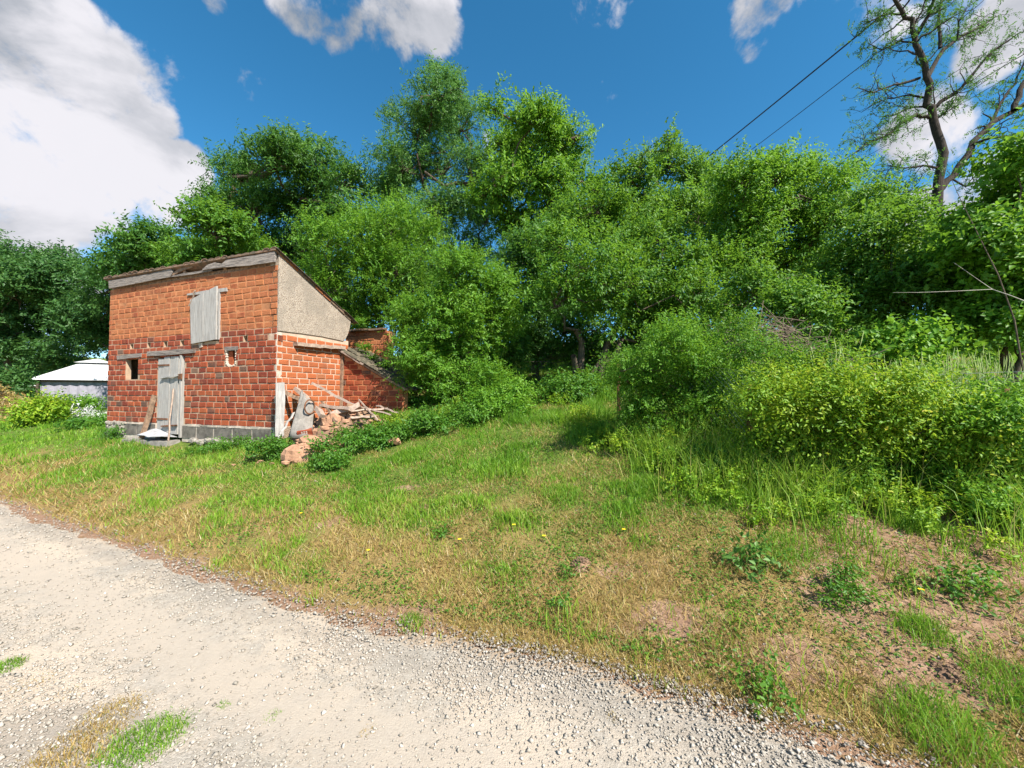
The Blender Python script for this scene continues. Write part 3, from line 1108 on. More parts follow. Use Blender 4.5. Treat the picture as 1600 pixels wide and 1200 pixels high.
# a hollow brick end by the corner
MB().box(.012, .11, -.03, .0, zt_of(437, 532), zt_of(437, 532) + .1).build('hollow_brick_end', MAT['brick'], hut, (HL, 0, -HZ), pi / 2)
mb = MB()
for i in range(3):
    for j in range(3):
        x0 = .022 + i * .029; z0 = zt_of(437, 532) + .012 + j * .029
        mb.box(x0, x0 + .018, -.0325, -.0305, z0, z0 + .018)
mb.build('brick_cell_shade', MAT['inside_shade'], hut, (HL, 0, -HZ), pi / 2)  # dark squares on the face, painted as the shade in its holes

# ------------------------------------------------------------------ the lean-to ruin behind
cx, cy = HX + UX * HL, HY + UY * HL
LX, LY = cx + VX * 1.70, cy + VY * 1.70
lean = empty('brick_lean_to', (LX, LY, 1.0), HANG, 'low collapsed brick lean-to with mossy sloping tiles behind the hut', 'lean-to')
ltop = lambda s: 2.60 - .50 * s
lw = MB().prism([(0.0, .6), (1.75, .6), (1.75, ltop(1.75) - .03), (0.0, ltop(0) - .03)], 0, .2).build('wall', MAT['mortar_wash'], lean, (0, 0, -1.0))
lb = lay_bricks(1.75, .93, 14, [], top=lambda s: ltop(s) - .02)
place_bricks(lw, lb, BV)
MB().box(-.0, .09, -.04, .05, .9, 2.5, .01).build('corner_post', MAT['wood_brown'], lean, (0, 0, -1.0))
rf = MB().add([(-.1, -.06, ltop(-.1) - .0), (1.85, -.06, ltop(1.85)), (1.85, 1.15, ltop(1.85) + .05), (-.1, 1.15, ltop(-.1) + .05),
               (-.1, -.06, ltop(-.1) + .05), (1.85, -.06, ltop(1.85) + .05), (1.85, 1.15, ltop(1.85) + .10), (-.1, 1.15, ltop(-.1) + .10)],
              [(0, 3, 2, 1), (4, 5, 6, 7), (0, 1, 5, 4), (1, 2, 6, 5), (2, 3, 7, 6), (3, 0, 4, 7)]).build('roof', MAT['wood_brown'], lean, (0, 0, -1.0))
for i in range(7):
    for r in range(5):
        o = bpy.data.objects.new('roof_tile', tmm[(i + r) % 4])
        COL.objects.link(o); o.parent = rf
        ss = -.1 + i * .27 + random.uniform(-.05, .05)
        o.rotation_euler = (0, .0, -pi / 2 + random.uniform(-.35, .35))
        o.location = (ss, .02 + r * .24 + random.uniform(-.03, .03), ltop(ss) + .055 + .06 * random.random())
MB().plank((-.08, -.09, ltop(-.08) + .045), (.75, -.10, ltop(.75) + .045), .03, .04).build('rake_board', MAT['wood_pale'], lean, (0, 0, -1.0))
BX, BY = LX + VX * 1.2, LY + VY * 1.2
bw = empty('old_back_wall', (BX, BY, 1.2), HANG, 'weathered brown brick wall stub rising behind the lean-to roof', 'wall')
tp = lambda s: 3.32 + .03 * sin(s * 9)
w_ = MB().prism([(-1.0, 1.0), (.55, 1.0), (.50, 2.3), (.42, 2.75), (.38, 3.30), (-1.0, 3.33)], 0, .22).build('wall_core', MAT['mortar_wash'], bw, (0, 0, -1.2))
lb = [(a - 1.0, b - 1.0, c, d) for a, b, c, d in lay_bricks(1.40, 1.3, 16, [])]
place_bricks(w_, lb, BVW)
MB().plank((-.85, -.03, 3.345), (.36, -.03, 3.335), .16, .05, 0, 6, .01).build('coping', MAT['tile'], bw, (0, 0, -1.2))


# ------------------------------------------------------------------ foliage
def unit(a):
    return a / np.maximum(np.linalg.norm(a, axis=-1, keepdims=True), 1e-9)


def leaf_mesh(pos, ax, nrm, ln, wd, fold=.25):
    """diamond leaves folded on their midrib: 4 vertices, 2 triangles each"""
    sd = unit(np.cross(nrm, ax))
    nn = np.cross(ax, sd)
    a = pos
    tip = pos + ax * ln[:, None] - nn * (ln * .12)[:, None]
    mid = pos + ax * (ln * .42)[:, None]
    l = mid + sd * (wd * .5)[:, None] + nn * (wd * fold)[:, None]
    r = mid - sd * (wd * .5)[:, None] + nn * (wd * fold)[:, None]
    n = len(pos)
    v = np.stack([a, r, tip, l], 1).reshape(-1, 3)
    b = np.arange(n)[:, None] * 4
    t = np.concatenate([b + np.array([[0, 1, 2]]), b + np.array([[0, 2, 3]])], 1).reshape(-1, 3)
    return v, t


def make_leaves(rng, cen, rad, n_leaves, leaf, per=10, twig=.35, spread=.8, up=.35, shell=.6, aspect=.5, clump=5, straight=False, droop=.15, lumps=13):
    """cen, rad: ellipsoids; leaves sit along short twigs that leave clump points inside the outer part of the ellipsoids"""
    cen = np.array(cen, float); rad = np.array(rad, float)
    if lumps:
        c2, r2 = [], []
        for c_, r_ in zip(cen, rad):
            for _ in range(lumps):
                q = unit(rng.normal(size=3)); q[2] = abs(q[2]) if rng.random() < .5 else q[2]
                k_ = rng.uniform(.28, .55)
                c2.append(c_ + q * r_ * (1.0 - k_ * .75) * rng.uniform(.75, 1.12)); r2.append(r_ * k_ * np.array([1, 1, rng.uniform(.6, .95)]))
        cen, rad = np.array(c2), np.array(r2)
    area = (rad[:, 0] * rad[:, 1] + rad[:, 1] * rad[:, 2] + rad[:, 0] * rad[:, 2])
    p = area / area.sum()
    n_tw = max(8, int(n_leaves / per))
    n_cl = max(6, int(n_tw / clump))
    bi = rng.choice(len(cen), n_cl, p=p)
    d = unit(rng.normal(size=(n_cl, 3)))
    d[:, 2] = np.where(d[:, 2] < -.3, -d[:, 2] * .6, d[:, 2])
    d = unit(d)
    rr = shell + (1.02 - shell) * rng.random(n_cl) ** .6
    rr *= 1 + .14 * rng.normal(size=n_cl) * (rng.random(n_cl) < .5)
    c = cen[bi] + d * rad[bi] * rr[:, None]
    # drop most clumps that lie deep inside another ellipsoid
    deep = np.zeros(n_cl, bool)
    for k in range(len(cen)):
        q = np.linalg.norm((c - cen[k]) / rad[k], axis=1)
        deep |= (q < (.45 if lumps else .5))
    keep = ~deep | (rng.random(n_cl) < (.5 if lumps else .35))
    c, d = c[keep], d[keep]
    n_cl = len(c)
    ctint = rng.normal(0, .10, n_cl) + rng.normal(0, .13, len(cen))[bi[keep]]
    cj = rng.integers(0, n_cl, n_tw)
    o = d[cj] * 1.0
    td = unit(o + rng.normal(size=(n_tw, 3)) * spread + np.array([0, 0, up]))
    tl = twig * rng.uniform(.45, 1.35, n_tw)
    tl = tl * np.where(rng.random(n_tw) < .05, 1.75, 1)
    tb = c[cj] + rng.normal(size=(n_tw, 3)) * twig * .35
    ttint = ctint[cj] + rng.normal(0, .07, n_tw)
    i = np.repeat(np.arange(n_tw), per)
    f = np.tile((np.arange(per) + .5) / per, n_tw) + rng.uniform(-.04, .04, n_tw * per)
    cur = np.zeros((len(i), 3)); cur[:, 2] = -droop * f ** 2 * tl[i]
    pos = tb[i] + td[i] * (f * tl[i])[:, None] + cur
    sidev = unit(np.cross(td, rng.normal(size=(n_tw, 3))))
    sgn = np.where(np.arange(len(i)) % 2 == 0, 1, -1)[:, None]
    ax = unit(td[i] * .55 + sidev[i] * sgn * .9 + rng.normal(size=(len(i), 3)) * .28 + np.array([0, 0, -.12]))
    nrm = unit(np.array([0, 0, .7]) + td[i] * .25 + rng.normal(size=(len(i), 3)) * .5 + d[cj][i] * .75)
    ln = leaf * rng.uniform(.65, 1.3, len(i))
    tint = np.clip(.5 + ttint[i] + rng.normal(0, .10, len(i)), 0, 1)
    v, t = leaf_mesh(pos, ax, nrm, ln, ln * aspect)
    return v, t, np.repeat(tint, 4), c, tb, td, tl


def limb(a, b, rng, bend=.12, n=4):
    a, b = np.array(a), np.array(b)
    ln = np.linalg.norm(b - a)
    pts = [a + (b - a) * k / n for k in range(n + 1)]
    for k in range(1, n):
        pts[k] = pts[k] + rng.normal(size=3) * ln * bend * .4
    return pts


def plant(name, blobs, base, n, leaf, mat, label, cat, group=None, seed=1, bark='bark', trunk_r=.12, branches=90, stems=1, woody='trunk', green='crown', depth_k=.8, **kw):
    """blobs: (px, py, depth, rx px, rz px) outlines measured in the picture and turned into metres at that depth"""
    rng = np.random.default_rng(seed)
    base = np.array(base, float)
    cen, rad = [], []
    for b in blobs:
        px, py, D, rx, rz_ = b
        c = at(px, py, D)
        cen.append(np.array(c)); rad.append((rx * D / F, min(rx, rz_ * 1.2) * D / F * depth_k, rz_ * D / F))
    root = empty(name, base, 0, label, cat, group)
    v, t, tint, cl, tb, td, tl = make_leaves(rng, cen, rad, n, leaf, **kw)
    me = np_mesh(green, v - base, t, LM[mat], {'tint': tint})
    link_mesh(green, me, root)
    mb = MB()
    cen = np.array(cen)
    heart = cen.mean(0)
    order = np.argsort([np.linalg.norm(c - base) for c in cen])
    nodes = []
    for s in range(stems):
        off = rng.normal(size=3) * .12 * (stems > 1) * max(1, trunk_r * 8); off[2] = 0
        b0 = base + off - np.array([0, 0, .15])
        fork = base + (heart - base) * (.45 if stems == 1 else .35) + rng.normal(size=3) * .15
        if stems > 1: fork = base + (cen[rng.integers(len(cen))] - base) * .45
        pts = limb(b0, fork, rng, .10, 4)
        mb.tube(pts, [trunk_r * (1.25 - .5 * k / 4) for k in range(5)], 8, False)
        nodes.append(fork)
    for k in order:
        src = nodes[int(rng.integers(len(nodes)))] if stems > 1 else nodes[0]
        cand = [nodes[0]] + [q for q in nodes if np.linalg.norm(q - cen[k]) < np.linalg.norm(nodes[0] - cen[k]) * .7]
        if len(cand) > 1: src = cand[int(rng.integers(1, len(cand)))]
        pts = limb(src, cen[k], rng, .22, 5)
        mb.tube(pts, [trunk_r * (.42 - .32 * q / 5) for q in range(6)], 6, False)
        nodes.append(cen[k])
    nd = np.array(nodes)
    for q in rng.choice(len(cl), min(branches, len(cl)), replace=False):
        j = int(np.argmin(np.linalg.norm(nd - cl[q], axis=1)))
        pts = limb(nd[j], cl[q], rng, .25, 4)
        r0 = trunk_r * .13
        mb.tube(pts, [r0, r0 * .8, r0 * .6, r0 * .4, r0 * .2], 4, False)
    mb.v = [tuple(np.array(p) - base) for p in mb.v]
    mb.build(woody, MAT[bark], root, smooth_=True)
    return root


def gbase(px, D, dy=0):
    p = at(px, 616, D + dy)
    return (p.x, p.y, gz(p.x, p.y))


def D_(lst, D):
    out = []
    for k, b in enumerate(lst):
        off = ((k * 37) % 11 / 10 - .5) * .16 * D
        out.append((b[0], b[1], D + off + (b[4] if len(b) > 4 else 0), b[2], b[3]))
    return out


LEAFN = 1.0


def NL(n):
    return int(n * LEAFN)


# far left, beyond the pavilion
GF = 'dark trees beyond the white pavilion'
plant('broadleaf_tree', D_([(20, 465, 55, 60), (-40, 440, 60, 70), (5, 540, 60, 50), (-30, 520, 50, 60), (40, 425, 35, 35)], 27), gbase(10, 27), NL(34000), .22, 'far',
      'dark broadleaf tree at the far left edge above the dry earth bank', 'tree', GF, 21, twig=.8, per=9, trunk_r=.2, branches=40)
plant('broadleaf_tree', D_([(95, 450, 45, 45), (70, 500, 50, 45), (115, 520, 50, 45), (80, 560, 50, 30), (100, 420, 25, 28)], 28), gbase(92, 28), NL(26000), .22, 'far',
      'dark broadleaf tree standing directly above the left end of the white pavilion roof', 'tree', GF, 22, twig=.8, per=9, trunk_r=.2, branches=40)
plant('broadleaf_tree', D_([(160, 460, 40, 40), (150, 510, 45, 45), (185, 540, 50, 45), (200, 440, 40, 40)], 26), gbase(165, 26), NL(22000), .21, 'far',
      'dark broadleaf tree between the white pavilion and the left wall of the brick hut', 'tree', GF, 23, twig=.75, per=9, trunk_r=.2, branches=40)
plant('broadleaf_tree', D_([(235, 385, 38, 30), (220, 430, 45, 40), (270, 420, 50, 40)], 19), gbase(240, 19), NL(18000), .17, 'dark',
      'low dark tree rising over the left half of the hut roof', 'tree', 'trees behind the brick hut', 24, twig=.6, per=9, trunk_r=.18, branches=60)
plant('broadleaf_tree', D_([(335, 372, 50, 42), (300, 410, 40, 40), (360, 410, 60, 40)], 15), gbase(330, 16), NL(24000), .13, 'mid',
      'mid green rounded tree rising over the middle of the hut roof', 'tree', 'trees behind the brick hut', 25, twig=.5, per=9, trunk_r=.15, branches=60)
plant('ash_tree', D_([(430, 262, 62, 42), (490, 262, 48, 38), (375, 285, 45, 36), (540, 300, 42, 38), (400, 340, 62, 45), (470, 330, 70, 50), (540, 355, 48, 42), (340, 325, 38, 34), (440, 400, 80, 45), (450, 230, 30, 18)], 17),
      gbase(450, 17), NL(54000), .15, 'dark', 'large round headed dark green tree behind the right end of the hut', 'tree', 'trees behind the brick hut', 26, twig=.55, per=10, aspect=.38, trunk_r=.28, branches=140, shell=.72)
plant('poplar_tree', D_([(680, 165, 46, 48), (655, 215, 54, 50), (722, 205, 44, 52), (630, 265, 50, 48), (690, 275, 70, 52), (615, 310, 34, 34), (680, 340, 75, 45), (740, 290, 45, 50), (676, 130, 20, 22), (650, 380, 70, 50), (712, 130, 12, 16), (640, 430, 60, 40), (720, 410, 60, 40), (760, 350, 40, 40)], 17),
      gbase(690, 17), NL(70000), .14, 'willow', 'tallest tree, grey green and narrow leaved, left of centre', 'tree', None, 27, twig=.5, per=11, aspect=.3, up=.6, trunk_r=.26, branches=160)
plant('oak_tree', D_([(835, 195, 36, 36), (870, 235, 36, 36), (800, 235, 38, 45), (775, 175, 16, 20), (830, 280, 55, 40), (890, 270, 26, 34), (770, 300, 40, 40), (870, 330, 48, 34), (805, 355, 50, 26), (905, 215, 12, 14), (930, 300, 26, 30), (850, 375, 60, 22)], 15),
      gbase(838, 15), NL(42000), .135, 'bright', 'airy bright green tree with sky showing through it, right of the tallest tree', 'tree', None, 28, twig=.5, per=9, aspect=.45, trunk_r=.2, branches=240, shell=.5, spread=1.0)
plant('broadleaf_tree', D_([(930, 330, 45, 34), (985, 285, 36, 34), (1045, 262, 36, 34), (1047, 222, 11, 20), (1010, 330, 60, 40), (1090, 290, 36, 34), (1060, 350, 60, 45), (960, 380, 60, 40), (1110, 340, 50, 40), (1130, 300, 30, 26), (900, 350, 40, 34)], 12),
      gbase(1010, 12.5), NL(46000), .095, 'mid', 'mid green tree with a thin upright tip in the middle of the thicket', 'tree', 'trees of the thicket', 29, twig=.42, per=10, trunk_r=.14, branches=160)
plant('broadleaf_tree', D_([(1160, 290, 42, 34), (1215, 285, 42, 34), (1265, 285, 30, 28), (1310, 290, 24, 22), (1180, 345, 60, 45), (1250, 345, 60, 45), (1310, 345, 40, 34), (1150, 400, 60, 45), (1235, 410, 70, 45), (1330, 275, 16, 12)], 10),
      gbase(1220, 10.5), NL(62000), .08, 'bright', 'broad bright green tree below the two black cables', 'tree', 'trees of the thicket', 30, twig=.40, per=10, trunk_r=.12, branches=180, up=.5)
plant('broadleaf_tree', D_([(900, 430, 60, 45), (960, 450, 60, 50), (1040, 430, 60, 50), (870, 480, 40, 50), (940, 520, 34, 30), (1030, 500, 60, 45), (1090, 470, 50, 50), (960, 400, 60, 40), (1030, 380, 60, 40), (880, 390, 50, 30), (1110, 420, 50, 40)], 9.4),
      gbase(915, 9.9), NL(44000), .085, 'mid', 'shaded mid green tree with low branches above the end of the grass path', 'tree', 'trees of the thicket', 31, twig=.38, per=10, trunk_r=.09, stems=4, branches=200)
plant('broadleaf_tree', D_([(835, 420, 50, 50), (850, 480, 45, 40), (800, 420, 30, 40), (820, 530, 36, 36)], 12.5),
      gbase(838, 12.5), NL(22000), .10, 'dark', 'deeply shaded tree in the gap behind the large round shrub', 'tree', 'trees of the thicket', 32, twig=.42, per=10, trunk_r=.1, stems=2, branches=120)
plant('elder_tree', D_([(1370, 370, 50, 34), (1340, 430, 60, 45), (1430, 400, 60, 40), (1400, 470, 70, 45), (1310, 490, 60, 45), (1460, 372, 40, 24), (1490, 440, 60, 45), (1400, 345, 40, 24), (1350, 320, 30, 24), (1540, 385, 40, 30), (1180, 470, 55, 40), (1250, 500, 60, 40)], 7.6),
      gbase(1400, 8.2), NL(60000), .075, 'mid', 'dense mid green tree filling the right side below the bare forked tree', 'tree', 'trees of the thicket', 33, twig=.34, per=9, trunk_r=.09, stems=3, branches=160)
plant('maple_tree', D_([(1585, 262, 28, 28), (1605, 310, 40, 40), (1540, 350, 34, 24), (1560, 390, 60, 40), (1600, 440, 50, 50), (1520, 470, 50, 45), (1640, 360, 60, 60), (1580, 510, 50, 36), (1480, 525, 50, 30), (1420, 545, 50, 24)], 6.2),
      gbase(1600, 6.6), NL(38000), .085, 'bright', 'bright large leaved maple at the right edge with pale twigs', 'tree', 'trees of the thicket', 34, twig=.34, per=7, aspect=.7, trunk_r=.06, stems=2, branches=120)
# understory behind the path
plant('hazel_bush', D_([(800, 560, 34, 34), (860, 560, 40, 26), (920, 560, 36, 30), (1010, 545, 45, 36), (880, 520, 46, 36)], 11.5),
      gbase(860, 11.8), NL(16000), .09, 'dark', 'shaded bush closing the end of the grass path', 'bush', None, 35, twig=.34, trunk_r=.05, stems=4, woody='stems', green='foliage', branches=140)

# big shrubs beside the hut
plant('large_shrub', D_([(510, 385, 50, 30), (560, 375, 46, 34), (610, 365, 46, 30), (640, 350, 22, 22), (505, 420, 44, 34), (570, 430, 60, 45), (620, 430, 50, 45), (560, 480, 44, 34), (590, 500, 44, 34), (520, 460, 40, 34), (640, 460, 44, 40), (600, 350, 16, 22), (665, 380, 30, 26)], 11.2),
      gbase(580, 11.6), NL(62000), .075, 'bright', 'bright green shrub with long arching shoots rising right behind the rendered gable', 'bush', None, 41, twig=.55, per=16, aspect=.42, spread=.55, up=.7, trunk_r=.06, stems=5, woody='stems', green='foliage', branches=150)
plant('large_shrub', D_([(715, 430, 44, 34), (765, 450, 44, 36), (800, 460, 26, 30), (690, 480, 50, 40), (750, 500, 60, 45), (650, 500, 34, 36), (670, 550, 50, 45), (735, 560, 60, 45), (790, 520, 32, 34), (690, 600, 50, 34), (740, 610, 44, 34), (645, 560, 26, 34), (628, 500, 26, 30), (655, 615, 30, 26), (770, 600, 34, 26), (700, 645, 50, 22), (755, 640, 40, 22), (720, 500, 50, 40), (700, 560, 50, 40)], 9.0),
      gbase(715, 9.0), NL(98000), .064, 'bright', 'large dense round shrub at the right end of the brick lean-to', 'bush', None, 42, twig=.30, per=11, aspect=.45, trunk_r=.05, stems=6, woody='stems', green='foliage', shell=.45, branches=120)
# the wood behind everything, one far mass
def woodland():
    rng = np.random.default_rng(300)
    cen, rad = [], []
    for px, py, D, rx, rz_ in [(250, 470, 30, 70, 60), (350, 460, 28, 70, 60), (470, 470, 26, 80, 60), (600, 450, 24, 80, 70), (700, 470, 24, 70, 60), (790, 500, 20, 70, 60), (870, 500, 20, 70, 60),
                               (950, 470, 20, 70, 70), (1040, 470, 19, 70, 80), (1130, 460, 18, 70, 80), (1220, 470, 17, 70, 80), (1310, 460, 16, 70, 90), (1400, 470, 15, 70, 80), (1500, 470, 14, 80, 80), (1620, 450, 13, 80, 90),
                               (760, 560, 17, 60, 40), (850, 560, 17, 60, 40), (940, 560, 16, 60, 40), (1040, 550, 15, 60, 50), (1140, 550, 14, 60, 50), (1250, 550, 13, 60, 50), (1360, 550, 12, 60, 50), (1480, 550, 11, 60, 50), (1600, 560, 10, 60, 50), (660, 530, 19, 60, 50), (560, 520, 20, 60, 50)]:
        c = at(px, py, D)
        cen.append(np.array(c)); rad.append((rx * D / F, rx * D / F * .6, rz_ * D / F))
    v, t, tint, *_ = make_leaves(rng, cen, rad, NL(48000), .26, per=8, twig=.7, aspect=.55)
    o = link_mesh('woodland', np_mesh('woodland', v, t, LM['dark'], {'tint': tint}))
    tag(o, 'dark wood closing the view behind the thicket', 'wood', kind='stuff')


woodland()
# front right
plant('hawthorn_bush', D_([(1055, 540, 38, 30), (1040, 530, 14, 26), (1010, 580, 40, 30), (1085, 570, 50, 34), (1120, 600, 50, 34), (1050, 620, 50, 40), (1100, 650, 55, 40), (985, 600, 26, 26), (1150, 640, 34, 45), (1060, 680, 50, 34), (1120, 700, 50, 30), (1000, 555, 10, 22), (1075, 520, 10, 24), (1110, 545, 12, 26), (970, 580, 12, 20), (1160, 590, 22, 34), (1180, 650, 26, 40), (1090, 735, 60, 20), (1010, 660, 34, 40)], 5.2),
      gbase(1080, 5.2), NL(66000), .036, 'bright', 'light green round bush at the right edge of the grass path', 'bush', None, 51, twig=.24, per=10, aspect=.5, trunk_r=.022, stems=7, woody='stems', green='foliage', branches=200)
HG = 'bushes overgrowing the wire fence'
plant('hedge_bush', D_([(1200, 640, 36, 36), (1240, 625, 30, 34), (1215, 690, 44, 34), (1260, 690, 40, 36), (1190, 720, 44, 26), (1250, 735, 44, 24)], 4.3),
      gbase(1235, 4.3), NL(27000), .038, 'yellow', 'yellow green bush at the left end of the overgrown wire fence', 'bush', HG, 52, twig=.27, per=9, aspect=.5, lumps=16, spread=1.0, up=.6, trunk_r=.014, stems=6, woody='stems', green='foliage', branches=90)
plant('hedge_bush', D_([(1310, 625, 34, 34), (1370, 640, 34, 30), (1310, 680, 44, 34), (1370, 690, 50, 30), (1300, 735, 50, 22), (1370, 745, 50, 22)], 4.0),
      gbase(1345, 4.0), NL(30000), .038, 'yellow', 'yellow green bush beside the tall grass stalks', 'bush', HG, 53, twig=.27, per=9, aspect=.5, lumps=16, spread=1.0, up=.6, trunk_r=.014, stems=6, woody='stems', green='foliage', branches=90)
plant('hedge_bush', D_([(1430, 632, 34, 34), (1485, 665, 34, 26), (1430, 690, 50, 34), (1500, 705, 44, 30), (1450, 750, 50, 22), (1520, 760, 50, 24)], 3.8),
      gbase(1460, 3.8), NL(27000), .038, 'yellow', 'yellowest bush of the fence row, over its wooden stake', 'bush', HG, 54, twig=.27, per=9, aspect=.5, lumps=16, spread=1.0, up=.6, trunk_r=.014, stems=6, woody='stems', green='foliage', branches=90)
plant('hedge_bush', D_([(1560, 660, 44, 30), (1610, 670, 44, 40), (1570, 715, 50, 30), (1620, 730, 50, 34), (1540, 740, 40, 26), (1600, 775, 60, 24)], 3.6),
      gbase(1585, 3.6), NL(27000), .038, 'bright', 'greener bush of the fence row at the right edge of the view', 'bush', HG, 55, twig=.27, per=9, aspect=.5, lumps=16, spread=1.0, up=.6, trunk_r=.014, stems=6, woody='stems', green='foliage', branches=90)

plant('brier_bush', D_([(1180, 560, 44, 26), (1240, 575, 44, 20), (1150, 520, 26, 24), (1290, 565, 34, 22), (1330, 585, 34, 16)], 4.9),
      gbase(1230, 5.0), NL(9000), .034, 'mid', 'sparse brier leaves growing through the dead brushwood', 'bush', None, 56, twig=.2, per=7, aspect=.55, trunk_r=.008, stems=6, woody='stems', green='foliage', branches=80)


def undergrowth():
    rng = np.random.default_rng(640)
    line = [(.9, 7.4), (1.35, 5.6), (2.0, 4.25), (3.2, 3.55), (4.6, 3.0), (6.2, 2.3)]
    line2 = [(-2.9, 7.3), (-1.9, 7.4), (-.9, 8.2), (-.3, 9.4), (1.2, 9.6)]
    cen, rad = [], []
    for ln, m in ((line, 150), (line2, 60)):
        for _ in range(m):
            k = int(rng.integers(len(ln) - 1)); f = rng.random()
            o = abs(rng.normal(0, .32)) - .12
            x = ln[k][0] * (1 - f) + ln[k + 1][0] * f - o * (.45 if ln is line else .2)
            y = ln[k][1] * (1 - f) + ln[k + 1][1] * f - o * .9
            h = max(.04, .26 - .28 * o) * rng.uniform(.5, 1.3)
            cen.append((x, y, gz(x, y) + h * .35)); rad.append((rng.uniform(.06, .2), rng.uniform(.06, .2), h * .75))
    v, t, tint, *_ = make_leaves(rng, cen, rad, 26000, .034, per=6, twig=.10, aspect=.55, lumps=0, shell=.15, up=.9)
    tag(link_mesh('undergrowth', np_mesh('undergrowth', v, t, LM['yellow'], {'tint': tint})), 'leafy undergrowth where the bushes meet the lawn', 'undergrowth', kind='stuff')


undergrowth()

# broad leafed weeds in clumps
WG = 'clumps of leafy weeds'


def weed(px, py, w, h, n, label, mat='weed', leaf=.035, seed=1, name='weed_clump', cat='weeds', group=WG, **kw):
    p = ground_hit(px, py)
    D = p.y
    rx, rz_ = w * D / F, h * D / F
    rng = np.random.default_rng(seed)
    base = np.array(p)
    cen = [base + np.array([rng.uniform(-.85, .85) * rx, rng.uniform(-.5, .5) * rx, rz_ * rng.uniform(.12, .6)]) for _ in range(9)]
    for c in cen: c[2] += gz(c[0], c[1]) - base[2]
    rad = [(rx * q, rx * q * .8, rz_ * q * 1.1) for q in rng.uniform(.2, .5, 9)]
    a = dict(per=6, twig=leaf * 3.6, spread=1.0, up=.9, shell=.15, aspect=.55, clump=3, lumps=0)
    a.update(kw)
    v, t, tint, cl, *_ = make_leaves(rng, cen, rad, n, leaf, **a)
    root = empty(name, base, 0, label, cat, group)
    link_mesh('foliage', np_mesh('foliage', v - base, t, LM[mat], {'tint': tint}), root)
    mb = MB()
    for q in rng.choice(len(cl), min(14, len(cl)), replace=False):
        c = cl[q] - base
        g0 = np.array([c[0] * .6, c[1] * .6, 0]); g0[2] = gz(base[0] + g0[0], base[1] + g0[1]) - base[2] - .02
        mb.tube([g0, (g0 + c) / 2 + rng.normal(size=3) * .01, c], [.005, .004, .002], 4, False)
    mb.build('stems', LMAT_STEM, root)
    return root


LMAT_STEM = simple('green_stem', (.10, .16, .03), .8, 20, .3, .1, .001)
weed(565, 704, 58, 25, 4600, 'dense dark green weed clump in front of the heap of planks', seed=61, leaf=.05)
weed(615, 694, 40, 22, 3600, 'weed clump at the right end of the plank heap', seed=62, leaf=.045)
weed(517, 732, 24, 16, 1500, 'weed clump growing round the big tan boulder', seed=63, leaf=.045)
weed(422, 718, 26, 30, 2600, 'weed clump against the corner of the hut plinth', seed=64, leaf=.045)
weed(345, 705, 40, 8, 2500, 'low weeds along the loose stones of the hut plinth', seed=65, leaf=.04)
weed(190, 683, 26, 16, 2200, 'weeds at the left end of the hut plinth', seed=66, leaf=.04)
weed(775, 650, 50, 38, 8000, 'bright green weeds spilling from under the large round shrub', 'bright', seed=67, leaf=.06)
weed(700, 672, 50, 36, 5000, 'dark weeds below the large round shrub', 'weed', seed=68, leaf=.05)
weed(870, 628, 60, 30, 9000, 'patch of nettles across the end of the grass path', seed=69, leaf=.07)
weed(930, 612, 40, 24, 4000, 'nettles at the right foot of the path end', seed=70, leaf=.07)
weed(1120, 742, 60, 40, 6000, 'weeds at the foot of the light green round bush', seed=71, leaf=.032)
weed(1230, 745, 50, 36, 5000, 'weeds under the left end of the overgrown fence', seed=72, leaf=.032)
weed(1420, 750, 60, 34, 5000, 'weeds under the middle of the overgrown fence', seed=73, leaf=.034)
weed(1560, 800, 70, 50, 7000, 'bright leafy weeds spreading over the bare earth at the right edge', 'bright', seed=74, leaf=.034)
weed(1185, 1085, 30, 26, 260, 'small dark rosette in the dry grass near the lower edge', seed=75, leaf=.03)
weed(1315, 935, 40, 40, 900, 'leafy weed tuft left of the bare earth', seed=76, leaf=.026)
weed(870, 950, 18, 16, 160, 'small blue green weed below the molehill', seed=77, leaf=.028)
weed(690, 838, 20, 12, 200, 'small dark rosette in the middle of the lawn', seed=78, leaf=.03)
weed(1530, 925, 50, 18, 420, 'dark flat rosette lying on the bare earth', seed=79, leaf=.04, up=.2)
weed(1430, 925, 22, 14, 220, 'small round weed at the left of the dark flat rosette', seed=80, leaf=.025)
weed(885, 898, 18, 14, 160, 'weed growing at the left foot of the molehill', seed=81, leaf=.022)
weed(1170, 890, 26, 20, 240, 'pale broad leaved dock in the grass below the round bush', 'willow', seed=82, leaf=.05)
weed(135, 668, 40, 8, 1500, 'green leafy edging plants below the white flowers', 'weed', leaf=.07, seed=89, name='edging_plants', cat='plants', group=None)
# shrubs and white flowers by the pavilion
weed(72, 662, 30, 34, 5000, 'yellow green rounded garden shrub beside the driveway', 'yellow', leaf=.10, seed=83, name='garden_shrub', cat='shrub', group='garden shrubs by the pavilion')
weed(128, 646, 24, 22, 3000, 'small garden shrub in front of the pavilion', 'bright', leaf=.10, seed=84, name='garden_shrub', cat='shrub', group='garden shrubs by the pavilion')
weed(128, 656, 40, 10, 1500, 'low carpet of white flowers in front of the pavilion', 'flower_white', leaf=.07, seed=85, name='white_flowers', cat='flowers', group=None)
weed(60, 628, 26, 20, 1800, 'weedy bush on the dry earth bank', 'mid', leaf=.14, seed=86, name='bank_bush', cat='bush', group='bushes on the earth bank')
weed(15, 612, 26, 28, 2200, 'dark bush on the earth bank at the left edge', 'far', leaf=.15, seed=87, name='bank_bush', cat='bush', group='bushes on the earth bank')
weed(90, 612, 20, 10, 900, 'small weedy bush low on the bank beside the pavilion', 'mid', leaf=.12, seed=88, name='bank_bush', cat='bush', group='bushes on the earth bank')

